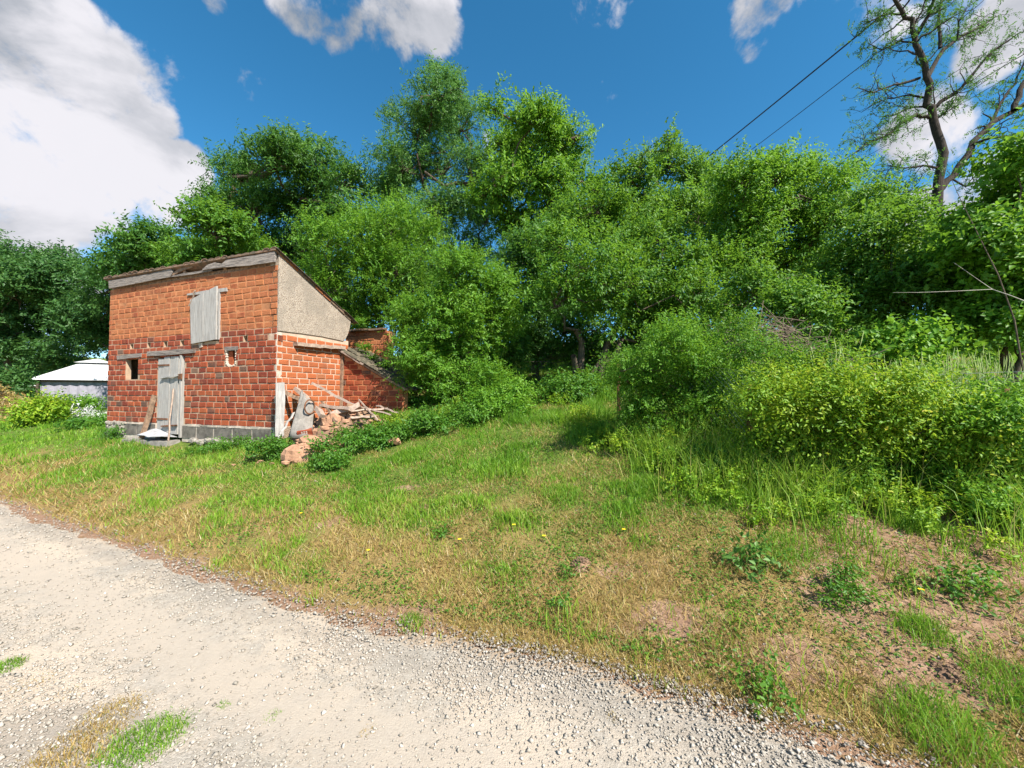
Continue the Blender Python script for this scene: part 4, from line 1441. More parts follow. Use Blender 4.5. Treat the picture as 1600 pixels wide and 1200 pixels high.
def bank_cover():
    rng = np.random.default_rng(901)
    n = 5200
    x = rng.uniform(-36, -17, n); y = rng.uniform(13, 25, n)
    k = (-x - 1.20 * y > -.5)
    cl_ = fbm(x * .6, y * .6, 903)
    k &= rng.random(n) < sst(.35, .6, cl_) + .1
    x, y = x[k], y[k]
    cen = np.stack([x, y, hz(x, y) + .08], 1)
    v, t, tint, *_ = make_leaves(rng, cen[:1400], np.full((len(cen[:1400]), 3), .16) * rng.uniform(.5, 1.6, (len(cen[:1400]), 1)), 15000, .13, per=5, twig=.3, aspect=.5, lumps=0, shell=.1)
    tag(link_mesh('bank_weeds', np_mesh('bank_weeds', v, t, LM['dry'], {'tint': np.clip(tint + rng.normal(0, .2, len(tint) // 4).repeat(4), 0, 1)})), 'dry weeds covering the earth bank at the far left', 'dry weeds', kind='stuff')


bank_cover()

# ------------------------------------------------------------------ the forked locust tree on the right
LD = 12.0


def q5(x, y, dz=0):
    return at(1000 + x / 2.667, y / 2.667, LD + dz)


def locust():
    base = Vector(gbase(1472, LD))
    root = empty('locust_tree', base, 0, 'tall dark forked tree with sparse feathery leaves at the upper right', 'tree')
    rng = np.random.default_rng(91)
    mb = MB()
    tips = []

    def path(pts, r0, r1, dz=(0, 0), sub=3, leafy=1.0, kids=0):
        P = []
        n = len(pts)
        for i, (a, b) in enumerate(pts):
            P.append(np.array(q5(a, b, dz[0] + (dz[1] - dz[0]) * i / (n - 1))))
        Q = []
        for i in range(n - 1):
            for k in range(sub):
                f = k / sub
                Q.append(P[i] * (1 - f) + P[i + 1] * f + (rng.normal(size=3) * r0 * .22 if (i or k) else 0))
        Q.append(P[-1])
        m = len(Q)
        mb.tube(Q, [r0 + (r1 - r0) * i / (m - 1) for i in range(m)], 8 if r0 > .05 else 5, False)
        for i in range(1, m):
            if rng.random() < .9 * leafy: tips.append((Q[i], Q[i] - Q[i - 1]))
        for _ in range(int(kids * 1.5)):
            i = int(rng.integers(m // 4, m - 1))
            d0 = unit(Q[i + 1] - Q[i])
            d = unit(d0 + rng.normal(size=3) * .8 + np.array([0, 0, .25]))
            p = Q[i]; pts_ = [p]
            ln = rng.uniform(.5, 1.4)
            for s in range(6):
                d = unit(d + rng.normal(size=3) * .38)
                p = p + d * ln / 6
                pts_.append(p)
                if rng.random() < leafy * .7: tips.append((p, d))
            rr = max(r1 * .7, .012)
            mb.tube(pts_, [rr * (1 - .13 * s) for s in range(7)], 4, False)
            if rng.random() < .5:
                p = pts_[3]; d = unit(rng.normal(size=3)); pts2 = [p]
                for s in range(4):
                    d = unit(d + rng.normal(size=3) * .5); p = p + d * ln / 9; pts2.append(p)
                    if rng.random() < leafy * .6: tips.append((p, d))
                mb.tube(pts2, [.010, .008, .007, .005, .004], 4, False)
        return Q

    b5 = ((base.x * F / LD + 800 - 1000) * 2.667, 1600)
    path([b5, (1245, 1200), (1240, 800)], .17, .13, leafy=0)
    path([(1240, 800), (1262, 640), (1228, 500), (1205, 430), (1200, 320), (1150, 180), (1130, 90), (1070, 20), (1010, -60)], .125, .04, (0, -.3), kids=8, leafy=.5)
    path([(1240, 800), (1300, 740), (1390, 590), (1470, 510), (1560, 460), (1620, 420), (1720, 330)], .10, .055, (0, .3), leafy=.2, kids=5)
    path([(1560, 460), (1580, 380), (1640, 280), (1660, 150), (1700, 20)], .08, .03, (0, .3), kids=7)
    path([(1470, 510), (1500, 430), (1560, 350), (1600, 260)], .05, .02, (.2, .5), kids=5)
    path([(1390, 600), (1440, 580), (1520, 565), (1620, 590)], .05, .02, (0, -.6), kids=5)
    path([(1200, 320), (1260, 210), (1340, 150), (1420, 110), (1480, 70)], .07, .02, (0, .6), kids=6)
    path([(1150, 150), (1200, 70), (1220, 10), (1240, -60)], .06, .03, (0, -.4), kids=6)
    path([(1250, 200), (1245, 100), (1250, 20), (1280, -40)], .05, .02, (0, .5), kids=5)
    path([(1215, 460), (1270, 410), (1340, 370), (1400, 290), (1470, 210), (1550, 160)], .06, .02, (0, -.6), kids=8)
    path([(1230, 500), (1290, 450), (1320, 400)], .03, .012, (0, .4), kids=3)
    path([(1165, 325), (1100, 345), (1040, 360), (970, 385), (905, 365)], .045, .01, (0, -.4), kids=7, leafy=.35)
    path([(1200, 410), (1120, 395), (1030, 410), (960, 440)], .035, .01, (0, .5), kids=6, leafy=.35)
    path([(1215, 490), (1150, 480), (1090, 510), (1040, 560), (960, 590), (890, 640)], .06, .015, (0, -.5), kids=9, leafy=.9)
    path([(1200, 440), (1120, 450), (1060, 480), (1000, 500)], .03, .01, (0, .4), kids=5)
    path([(1245, 700), (1180, 690), (1100, 700), (1030, 690)], .04, .012, (0, -.4), kids=7, leafy=1)
    path([(1240, 780), (1160, 800), (1060, 800), (980, 820)], .035, .01, (0, .3), kids=6, leafy=1)
    path([(1150, 180), (1080, 170), (1010, 210), (950, 180)], .03, .01, (0, .3), kids=5)
    path([(1100, 60), (1020, 60), (960, 90), (920, 90)], .03, .01, (0, .3), kids=5)
    path([(1290, 740), (1360, 780), (1440, 740), (1500, 760)], .03, .01, (0, -.4), kids=5, leafy=1)
    path([(1320, 170), (1330, 90), (1360, 30)], .03, .01, (0, -.3), kids=4)
    mb.v = [tuple(np.array(p) - np.array(base)) for p in mb.v]
    mb.build('trunk', MAT['bark_dark'], root, smooth_=True)
    tp = np.array([t[0] for t in tips])
    rep = 2
    n = len(tp) * rep
    i = np.repeat(np.arange(len(tp)), rep)
    b = tp[i] + rng.normal(size=(n, 3)) * .10
    d = unit(rng.normal(size=(n, 3)) * .8 + np.array([-.2, 0, -.35]))
    per = 12
    k = np.repeat(np.arange(n), per)
    f = np.tile((np.arange(per) + 1) / per, n)
    ln = rng.uniform(.15, .34, n)
    pos = b[k] + d[k] * (f * ln[k])[:, None] + np.stack([0 * f, 0 * f, -.05 * f ** 2], 1)
    sd = unit(np.cross(d, rng.normal(size=(n, 3))))
    sg = np.where(np.arange(len(k)) % 2 == 0, 1, -1)[:, None]
    ax = unit(sd[k] * sg + d[k] * .3 + rng.normal(size=(len(k), 3)) * .2)
    nr = unit(np.array([0, 0, 1]) + rng.normal(size=(len(k), 3)) * .5)
    l = rng.uniform(.045, .075, len(k))
    v, t = leaf_mesh(pos, ax, nr, l, l * .45)
    tint = np.clip(.35 + rng.normal(0, .2, n)[k], 0, 1)
    link_mesh('crown', np_mesh('crown', v - np.array(base), t, LM['dark'], {'tint': np.repeat(tint, 4)}), root)


locust()

# ------------------------------------------------------------------ cables
def cable(a, b, r, label):
    """a and b: (px, py, depth)"""
    A, B = at(*a), at(*b)
    A2 = A + (A - B) * 1.3
    B2 = B + (B - A) * .8
    mb = MB()
    pts = []
    n = 24
    for i in range(n + 1):
        f = i / n
        p = A2.lerp(B2, f)
        p.z -= .25 * 4 * f * (1 - f) - .25 * .9
        pts.append(p)
    mb.tube(pts, r, 5)
    single('overhead_cable', mb, MAT['cable'], label, 'cable', 'overhead cables')


cable((1112, 240, 22), (1409, 0, 13), .030, 'thickest black cable, the upper left one, rising from the thicket to the top edge')
cable((1176, 232, 22), (1412, 52, 15), .017, 'thinner black cable just right of the thick one')
cable((1304, 257, 22), (1600, 86, 14), .016, 'thin cable crossing in front of the forked tree')
cable((1326, 259, 22), (1600, 108, 14), .011, 'faint lowest cable passing behind the forked tree')

# ------------------------------------------------------------------ wire fence
def fence():
    line = [(1.75, 6.3), (2.75, 4.45), (4.55, 3.55), (6.4, 2.6), (8.2, 1.7)]
    root = empty('wire_fence', (2.75, 4.45, gz(2.75, 4.45)), 0, 'low chain link fence swallowed by bushes on the right', 'fence')
    o = Vector(root.location)
    mb = MB()
    H, st = 1.12, .075
    for (ax_, ay), (bx_, by) in zip(line[:-1], line[1:]):
        Ln = math.hypot(bx_ - ax_, by - ay)
        n = int(Ln / st)
        h = int(H / st)
        for i in range(-h, n):
            for sg in (1, -1):
                pts = []
                for k in range(h + 1):
                    u = i + k if sg == 1 else i + h - k
                    if 0 <= u <= n:
                        f = u / n
                        x, y = ax_ + (bx_ - ax_) * f, ay + (by - ay) * f
                        w = .012 * ((k % 2) - .5) * sg
                        pts.append(Vector((x + .03 * sin(f * 9), y + w, gz(x, y) * .3 + .7 * np.interp(f, [0, 1], [gz(ax_, ay), gz(bx_, by)]) + k * st + .02 + .03 * sin(x * 3))) - o)
                if len(pts) > 1:
                    mb.tube([pts[0], pts[len(pts) // 2], pts[-1]] if len(pts) > 2 else pts, .0016, 3, False)
    tag(mb.build('chain_link_mesh', MAT['wire'], root), kind='stuff')
    for x, y in line:
        z = gz(x, y)
        MB().box(x - .022, x + .022, y - .022, y + .022, z - .2, z + .98, .003).build('fence_post', MAT['rust'], root, (-o.x, -o.y, -o.z))
    x, y = 3.75, 3.93
    z = gz(x, y)
    MB().plank((x, y, z), (x - .02, y, z + 1.15), .045, .03).build('fence_stake', MAT['wood_pale'], root, (-o.x, -o.y, -o.z))
    pts = []
    for (ax_, ay), (bx_, by) in zip(line[:-1], line[1:]):
        for k in range(6):
            f = k / 6
            x, y = ax_ + (bx_ - ax_) * f, ay + (by - ay) * f
            pts.append(Vector((x, y, gz(x, y) + 1.13 - .02 * sin(f * pi))) - o)
    MB().tube(pts, .003, 4).build('top_wire', MAT['wire'], root)


fence()


def growth():
    rng = np.random.default_rng(77)
    cen = [np.array(at(px, py, D)) for px, py, D in ((560, 505, 10.2), (580, 560, 9.4), (598, 578, 9.3), (618, 598, 9.0), (570, 545, 9.6), (622, 606, 8.7))]
    rad = [(.22, .15, .07), (.16, .12, .06), (.2, .15, .07), (.2, .14, .12), (.12, .1, .05), (.16, .12, .12)]
    v, t, tint, *_ = make_leaves(rng, cen, rad, 2600, .04, per=6, twig=.12, aspect=.6, lumps=0, shell=.2)
    inv = Matrix.Rotation(-HANG, 3, 'Z')
    v = (v - np.array(lean.location)) @ np.array(inv).T
    tag(link_mesh('roof_weeds', np_mesh('roof_weeds', v, t, LM['bright'], {'tint': tint}), lean), kind='stuff')


growth()
mb = MB()
for k in range(46):
    u_ = random.uniform(-.05, 1.75)
    mb.rock((u_, random.uniform(-.04, .8), ltop(u_) + random.uniform(.05, .14)), (random.uniform(.03, .09), random.uniform(.03, .07), random.uniform(.02, .04)), 900 + k, 0)
tag(mb.build('broken_tiles', MAT['tile_mossy'], lean, (0, 0, -1.0)), kind='stuff')

# ------------------------------------------------------------------ pile of dead twigs and the pale branch
def twig_pile(px, py, D, rx, rz_, n, label, seed, mat='twig'):
    rng = np.random.default_rng(seed)
    c = np.array(at(px, py, D))
    R = np.array([rx * D / F, rx * D / F * .6, rz_ * D / F])
    mb = MB()
    base = np.array([c[0], c[1], gz(c[0], c[1])])
    for _ in range(n):
        p = c + unit(rng.normal(size=3)) * R * rng.random() ** .5
        d = unit(rng.normal(size=3) * np.array([1, .8, .42]) + np.array([-.5, 0, .12]))
        l = rng.uniform(.25, .9)
        pts = [p - d * l / 2]
        for s in range(3):
            d = unit(d + rng.normal(size=3) * .14)
            pts.append(pts[-1] + d * l / 3)
        r = rng.uniform(.0025, .006)
        mb.tube(pts, [r, r * .9, r * .7, r * .35], 3, False)
    mb.v = [tuple(np.array(p) - base) for p in mb.v]
    o = mb.build('brushwood', MAT[mat], None, tuple(base))
    tag(o, label, 'brushwood', 'heaps of dead brushwood')


twig_pile(1190, 535, 5.6, 75, 38, 260, 'larger heap of dead brown twigs above the light green round bush', 5)
twig_pile(1265, 570, 5.0, 60, 26, 200, 'smaller tangle of dead twigs behind the tall grass stalks', 6)
single('bare_branch', MB().tube([at(1395, 457, 5.4), at(1435, 457, 5.3), at(1490, 455, 5.2), at(1550, 452, 5.1), at(1580, 462, 5.0), at(1625, 480, 4.9), at(1660, 520, 4.9)], [.001, .0025, .003, .004, .005, .006, .007], 6),
       MAT['twig_pale'], 'pale bare branch reaching horizontally from the right edge', 'branch', 'bare branches')
single('bare_branch', MB().tube([at(1490, 410, 5.6), at(1530, 438, 5.5), at(1552, 453, 5.4)], [.002, .003, .004], 5),
       MAT['twig_pale'], 'short pale branch slanting down to the horizontal one', 'branch', 'bare branches')
single('bare_branch', MB().tube([at(1478, 260, 5.6), at(1500, 310, 5.5), at(1530, 370, 5.4), at(1560, 430, 5.3), at(1585, 500, 5.3), at(1600, 590, 5.3)], [.002, .004, .006, .008, .010, .012], 6),
       MAT['bark'], 'thin slanting maple stem in front of the right hand leaves', 'branch', 'bare branches')


# ------------------------------------------------------------------ grass, straw, weeds, gravel
def blades(rng, x, y, h, w, lean, tint, seg=2, z=None):
    n = len(x)
    z = hz(x, y) - .006 if z is None else z
    a = rng.uniform(0, 2 * pi, n)
    side = np.stack([np.cos(a), np.sin(a), 0 * a], 1)
    b = rng.uniform(0, 2 * pi, n)
    ld = np.stack([np.cos(b), np.sin(b), 0 * b], 1)
    p = np.stack([x, y, z], 1)
    tip = p + ld * (lean * h)[:, None] + np.stack([0 * h, 0 * h, h * np.sqrt(np.clip(1 - lean ** 2 * .7, .05, 1))], 1)
    if seg == 1:
        v = np.stack([p - side * (w / 2)[:, None], p + side * (w / 2)[:, None], tip], 1).reshape(-1, 3)
        t = (np.arange(n)[:, None] * 3 + np.array([[0, 1, 2]]))
        return v, t, np.repeat(tint, 3)
    mid = p + ld * (lean * h * .28)[:, None] + np.stack([0 * h, 0 * h, h * .55], 1)
    v = np.stack([p - side * (w / 2)[:, None], p + side * (w / 2)[:, None], mid + side * (w * .38)[:, None], mid - side * (w * .38)[:, None], tip], 1).reshape(-1, 3)
    bb = np.arange(n)[:, None] * 5
    t = np.concatenate([bb + np.array([[0, 1, 2]]), bb + np.array([[0, 2, 3]]), bb + np.array([[3, 2, 4]])], 1).reshape(-1, 3)
    return v, t, np.repeat(tint, 5)


def cat_mesh(parts):
    vs, ts, tn, off = [], [], [], 0
    for v, t, c in parts:
        vs.append(v); ts.append(t + off); tn.append(c); off += len(v)
    return np.concatenate(vs), np.concatenate(ts), np.concatenate(tn)


def scatter(rng, n, rmin, rmax, power):
    """points on the ground in the camera's half plane, denser near where it stands"""
    u = rng.random(n)
    e = 2 - power
    r = (rmin ** e + u * (rmax ** e - rmin ** e)) ** (1 / e)
    th = rng.uniform(radians(33), radians(147), n)
    return r * np.cos(th), r * np.sin(th)


hc, hs = cos(HANG), sin(HANG)


def in_hut(x, y):
    dx, dy = x - HX, y - HY
    u = dx * hc + dy * hs
    v = -dx * hs + dy * hc
    return (u > -.05) & (u < HL + .05) & (v > -.22) & (v < 2)


rng = np.random.default_rng(500)
# green grass
x, y = scatter(rng, 440000, 1.5, 24, 1.55)
d = road_d(x, y)
g = greenness(x, y)
b = bare(x, y)
tuft = fbm(x * 2.6, y * 2.6, 121)
keep = (d > -.05) & (rng.random(len(x)) < np.clip(g * 1.15 + .07, 0, 1) * (1 - .85 * b) * (.35 + 1.3 * sst(.35, .65, tuft))) & ~in_hut(x, y)
x, y, d, g, tuft = x[keep], y[keep], d[keep], g[keep], tuft[keep]
r = np.hypot(x, y)
right = sst(.6, 2.0, x) * sst(6, 4, y)
h = (.026 + .040 * sst(.45, .7, tuft)) * rng.uniform(.6, 1.5, len(x)) * (1 + .15 * right + .5 * sst(.62, .75, tuft) * (x > -.5)) * (1 + .06 * r)
h = h * np.where((d > 4.2) & (x > -1.5), 1.8, 1)
w = .0042 + .0011 * r
tint = np.clip(.45 + .9 * (fbm(x * .9, y * .9, 131) - .5) + rng.normal(0, .17, len(x)) + .25 * (1 - g), 0, 1)
near = r < 6
G1 = blades(rng, x[near], y[near], h[near], w[near], rng.uniform(.1, .85, near.sum()), tint[near], 2)
G2 = blades(rng, x[~near], y[~near], h[~near], w[~near] * 1.2, rng.uniform(.1, .8, (~near).sum()), tint[~near], 1)
v, t, tn = cat_mesh([G1, G2])
print('grass tris', len(t))
tag(link_mesh('grass', np_mesh('grass', v, t, LM['grass'], {'tint': tn})), 'green grass of the sloping verge between road and thicket', 'grass', kind='stuff')
# dry grass and lying straw
x, y = scatter(rng, 330000, 1.5, 13, 1.75)
d = road_d(x, y); g = greenness(x, y); b = bare(x, y)
tuft = fbm(x * 3, y * 3, 141)
keep = (d > -.02) & (rng.random(len(x)) < np.clip(1.05 - .62 * g, .2, 1) * (1 - .45 * b) * (.3 + 1.2 * sst(.35, .62, tuft))) & ~in_hut(x, y)
x, y, tuft = x[keep], y[keep], tuft[keep]
r = np.hypot(x, y)
h = .05 * rng.uniform(.5, 1.8, len(x)) * (1 + .05 * r)
t1 = blades(rng, x, y, h, .0036 + .0010 * r, rng.uniform(.5, 1.18, len(x)), np.clip(rng.normal(.5, .25, len(x)), 0, 1), 1)
print('dry tris', len(t1[1]))
tag(link_mesh('dry_grass', np_mesh('dry_grass', t1[0], t1[1], LM['dry'], {'tint': t1[2]})), 'dry straw coloured grass along the gravel edge', 'dry grass', kind='stuff')
# small flat leaves in the turf
x, y = scatter(rng, 115000, 1.6, 12, 1.7)
d = road_d(x, y); b = bare(x, y)
tuft = fbm(x * 2.2, y * 2.2, 151)
keep = (d > .15) & (rng.random(len(x)) < sst(.44, .62, tuft + .08 * greenness(x, y) + .06 * sst(0, 2, x)) * (1 - .8 * b)) & ~in_hut(x, y)
x, y = x[keep], y[keep]
n = len(x)
r = np.hypot(x, y)
pos = np.stack([x, y, hz(x, y) + rng.uniform(.004, .04, n)], 1)
a = rng.uniform(0, 2 * pi, n)
ax = unit(np.stack([np.cos(a), np.sin(a), rng.uniform(-.1, .6, n)], 1))
nr = unit(np.stack([rng.normal(0, .35, n), rng.normal(0, .35, n), np.ones(n)], 1))
ln = rng.uniform(.012, .030, n) * (1 + .05 * r)
v, t = leaf_mesh(pos, ax, nr, ln, ln * .5)
tag(link_mesh('lawn_weeds', np_mesh('lawn_weeds', v, t, LM['weed'], {'tint': np.repeat(np.clip(rng.normal(.5, .2, n), 0, 1), 4)})), 'small clover and plantain leaves in the turf', 'ground cover', kind='stuff')

# gravel: squashed eight sided pebbles
x, y = scatter(rng, 200000, 1.45, 11, 1.8)
d = road_d(x, y)
cl_ = fbm(x * 1.7, y * 1.7, 161)
p = np.where(d < .05, .38 + .6 * sst(.4, .62, cl_), np.exp(-(d - .05) / .10) * .22) * (d > -3.6) + .012
p = p * (1 - .8 * np.exp(-((d + .72) / .3) ** 2)) * (1 - .6 * np.exp(-((d + 2.0) / .35) ** 2))
keep = (rng.random(len(x)) < p) & (y > .9)
x, y, d = x[keep], y[keep], d[keep]
n = len(x)
r = np.hypot(x, y)
s = np.clip(np.exp(rng.normal(np.log(.0056), .42, n)), .003, .015) * (1 + .04 * r)
base_ = np.array([[1, 0, 0], [0, 1, 0], [-1, 0, 0], [0, -1, 0], [0, 0, 1], [0, 0, -1]], float)
vv = base_[None] * np.array([1, 1, .6]) * rng.uniform(.6, 1.3, (n, 6, 1)) + rng.normal(0, .16, (n, 6, 3))
ang = rng.uniform(0, 2 * pi, n)
ca, sa = np.cos(ang)[:, None], np.sin(ang)[:, None]
vx = vv[..., 0] * ca - vv[..., 1] * sa * .75; vy = vv[..., 0] * sa + vv[..., 1] * ca * .75
vv = np.stack([vx, vy, vv[..., 2]], 2) * s[:, None, None]
vv += np.stack([x, y, hz(x, y) + .016 * (d < .1) + s * .25], 1)[:, None]
tri = np.array([[0, 1, 4], [1, 2, 4], [2, 3, 4], [3, 0, 4], [1, 0, 5], [2, 1, 5], [3, 2, 5], [0, 3, 5]])
t = (np.arange(n)[:, None, None] * 6 + tri[None]).reshape(-1, 3)
print('gravel tris', len(t))
tag(link_mesh('gravel', np_mesh('gravel', vv.reshape(-1, 3), t, MAT['pebble'], {'tint': np.repeat(np.clip(rng.normal(.52, .22, n) - .4 * sst(-.25, .1, d), 0, 1), 6)})), 'loose pale limestone gravel on the lane', 'gravel', kind='stuff')


# ------------------------------------------------------------------ tufts, stalks, molehills, loose stones
def tuft_obj(px, py, rad, n, hh, label, mat='grass', seed=1, wide=.004, group='grass tufts growing out of the gravel', name='grass_tuft', lean=(.15, 1.0), flat=1.0, cat='grass tuft', seg=2):
    rng = np.random.default_rng(seed)
    p = ground_hit(px, py)
    rr = rad * np.sqrt(rng.random(n)) * (.7 + .5 * rng.random(n)); th = rng.uniform(0, 2 * pi, n)
    x, y = p.x + rr * np.cos(th), p.y + rr * np.sin(th) * flat
    h = hh * rng.uniform(.4, 1.2, n) * (1 - .55 * (rr / (rad * 1.1)) ** 2).clip(.3, 1)
    v, t, tn = blades(rng, x, y, h, np.full(n, wide), rng.uniform(*lean, n), np.clip(rng.normal(.45, .2, n), 0, 1), seg, hz(x, y) + .004)
    me = np_mesh(name, v - np.array(p), t, LM[mat], {'tint': tn})
    return tag(link_mesh(name, me, None, tuple(p)), label, cat, group)


tuft_obj(225, 1165, .17, 1300, .06, 'largest green tuft on the gravel at the lower left', seed=1)
tuft_obj(170, 1125, .16, 1300, .035, 'straw coloured mat of grass behind the largest tuft', 'dry', seed=2)
tuft_obj(110, 1190, .20, 1700, .045, 'brown dry grass on dark earth at the lower left corner', 'dry', seed=3)
tuft_obj(8, 1048, .09, 500, .05, 'small green tuft cut by the left edge', seed=4)
tuft_obj(50, 1072, .14, 700, .02, 'flat mossy yellow patch in the gravel', 'dry', seed=5)
tuft_obj(105, 1090, .09, 350, .02, 'smaller mossy patch right of the flat yellow one', 'dry', seed=6)
tuft_obj(642, 975, .10, 330, .055, 'dark green and straw tuft alone on the bare gravel edge', seed=7)
tuft_obj(350, 1108, .04, 90, .03, 'tiny green sprout in the lane, left of the lower middle', seed=8)
tuft_obj(425, 1125, .05, 130, .025, 'dim green sprout right of the tiny one in the lane', seed=9)
tuft_obj(575, 1150, .05, 130, .022, 'yellowish sprout in the gravel at the lower middle', 'dry', seed=10)
tuft_obj(960, 1128, .05, 150, .025, 'yellow sprout at the gravel edge below the dry grass', 'dry', seed=11)
tuft_obj(1470, 1150, .22, 900, .14, 'long bladed green tuft at the lower right', seed=12, group='long grass tufts')
tuft_obj(1590, 1090, .2, 700, .12, 'long bladed green tuft at the right edge', seed=13, group='long grass tufts')
tuft_obj(1440, 985, .13, 600, .09, 'green tuft on the bare earth', seed=14, group='long grass tufts')
tuft_obj(1010, 765, .22, 1300, .15, 'tall fresh grass tuft at the left foot of the round bush', seed=15, group='long grass tufts', wide=.006)
tuft_obj(925, 680, .45, 1800, .20, 'long grass beside the path where the shade begins', seed=16, group='long grass tufts', wide=.009)
tuft_obj(1420, 820, .22, 1300, .15, 'grass tuft on the bank above the bare earth', seed=17, group='long grass tufts', wide=.005)
tuft_obj(1290, 760, .35, 1400, .30, 'rank long grass at the foot of the fence bushes', seed=18, group='long grass tufts', wide=.006)
tuft_obj(1460, 765, .35, 1200, .30, 'arching blades of grass below the yellowest bush', seed=19, group='long grass tufts', wide=.007)
tuft_obj(880, 775, .25, 1200, .09, 'green tuft in the open lawn right of the middle', seed=20, group='long grass tufts', wide=.006)
tuft_obj(1230, 860, .25, 1100, .08, 'green tuft above the leafy weed tuft', seed=221, group='long grass tufts')
tuft_obj(640, 715, .3, 1200, .12, 'grass tuft at the right end of the weed clumps', seed=22, group='long grass tufts', wide=.008)

# haze of fine seeding grass over the right end of the fence
def stalks(px, D, n, h0, h1, spread, label, seed, r=.0022, mat='grass', head=True):
    rng = np.random.default_rng(seed)
    p = Vector(gbase(px, D))
    mb = MB()
    for _ in range(n):
        a, b_ = rng.uniform(-spread, spread), rng.uniform(-spread, spread) * .5
        h = rng.uniform(h0, h1)
        z0 = gz(p.x + a, p.y + b_) - p.z
        lx, ly = rng.normal(0, .07) * h, rng.normal(0, .05) * h
        pts = [(a, b_, z0), (a + lx * .2, b_ + ly * .2, z0 + h * .4), (a + lx * .5, b_ + ly * .5, z0 + h * .75), (a + lx, b_ + ly, z0 + h)]
        mb.tube(pts, [r, r * .9, r * .7, r * .4], 3, False)
        if head:
            q = Vector(pts[3]); dn = (Vector(pts[3]) - Vector(pts[2])).normalized()
            mb.tube([q - dn * .16, q - dn * .10, q - dn * .03, q + dn * .01], [r * .8, r * 2.6, r * 2.2, r * .3], 4, False)
    o = mb.build('grass_stalks', MAT['stalk'], None, tuple(p))
    return tag(o, label, 'grass stalks', 'tall seeding grass')


MAT['stalk'] = simple('ripe_grass_stalk', (.34, .42, .14), .8, 20, .3, .1, .001)
stalks(1312, 3.95, 26, .8, 1.6, .16, 'tallest seeding grass stalks standing above the fence bushes', 1, r=.0016)
stalks(1285, 3.95, 14, .6, 1.2, .12, 'shorter seeding stalks left of the tallest ones', 2, r=.0014)
stalks(1540, 4.0, 260, .7, 1.15, .9, 'hazy seeding grass behind the wire at the right', 3, r=.0014)
stalks(1420, 4.7, 120, .6, 1.0, .8, 'seeding grass behind the middle of the wire fence', 4, r=.0014)


def wild_grass():
    rng = np.random.default_rng(777)
    line = [(1.5, 5.6), (2.1, 4.3), (3.2, 3.6), (4.6, 3.0), (6.2, 2.3)]
    n = 9000
    k = rng.integers(0, 4, n); f = rng.random(n)
    P = np.array(line)
    p = P[k] * (1 - f[:, None]) + P[k + 1] * f[:, None]
    o = rng.normal(.12, .34, n)
    x, y = p[:, 0] + o * .45, p[:, 1] + o * .9
    cl_ = fbm(x * 2.4, y * 2.4, 778)
    keep = rng.random(n) < sst(.38, .6, cl_) + .12
    x, y, o, cl_ = x[keep], y[keep], o[keep], cl_[keep]
    h = rng.uniform(.22, .62, len(x)) * (1 + .9 * np.clip(o, 0, .8))
    v, t, tn = blades(rng, x, y, h, np.full(len(x), .0075), rng.uniform(.15, .75, len(x)), np.clip(rng.normal(.72, .16, len(x)), 0, 1), 2)
    tag(link_mesh('tall_grass', np_mesh('tall_grass', v, t, LM['grass'], {'tint': tn})), 'long arching grass growing through the bushes on the right', 'tall grass', kind='stuff')


wild_grass()


def molehill(px, py, r, h, label, seed):
    p = ground_hit(px, py)
    rng = np.random.default_rng(seed)
    n, m = 26, 10
    v = []
    for i in range(m + 1):
        f = i / m
        for k in range(n):
            a = 2 * pi * k / n
            rr = r * f * (1 + .18 * sin(a * 3 + seed) + .06 * rng.normal())
            x, y = p.x + rr * cos(a), p.y + rr * sin(a)
            z = gz(x, y) + h * (1 - f * f) ** 1.3 * (1 + .13 * rng.normal()) - .008 * f
            v.append((x - p.x, y - p.y, z - p.z))
    f_ = [(i * n + k, i * n + (k + 1) % n, (i + 1) * n + (k + 1) % n, (i + 1) * n + k) for i in range(m) for k in range(n)]
    root = empty('molehill', p, 0, label, 'molehill', 'molehills')
    MB().add(v, f_).build('earth_mound', MAT['soil'], root)
    mb = MB()
    for k in range(60):
        a, q = rng.uniform(0, 2 * pi), r * rng.uniform(.1, 1.1)
        x, y = q * cos(a), q * sin(a)
        s = rng.uniform(.006, .015)
        mb.rock((x, y, gz(p.x + x, p.y + y) - p.z + h * max(0, 1 - (q / r) ** 2) ** 1.3 + s * .3), (s, s, s * .7), seed=int(k), sub=0)
    tag(mb.build('crumbs', MAT['soil'], root), kind='stuff')


molehill(908, 884, .085, .05, 'brown molehill of loose earth in the lawn right of the middle', 1)
molehill(660, 796, .13, .02, 'flat worn molehill of pale earth left of the middle', 2)
molehill(705, 792, .10, .02, 'flat worn molehill just right of the pale one', 3)
molehill(1490, 1058, .10, .03, 'flat pale mound of dry earth at the lower right', 4)


def stone(px, py, r, label, seed, mat='stone', sub=2, lift=0, group='loose stones'):
    p = ground_hit(px, py)
    mb = MB().rock((0, 0, r[2] * .45 + lift), r, seed, sub)
    return tag(mb.build('stone', MAT[mat], None, tuple(p)), label, 'stone', group)


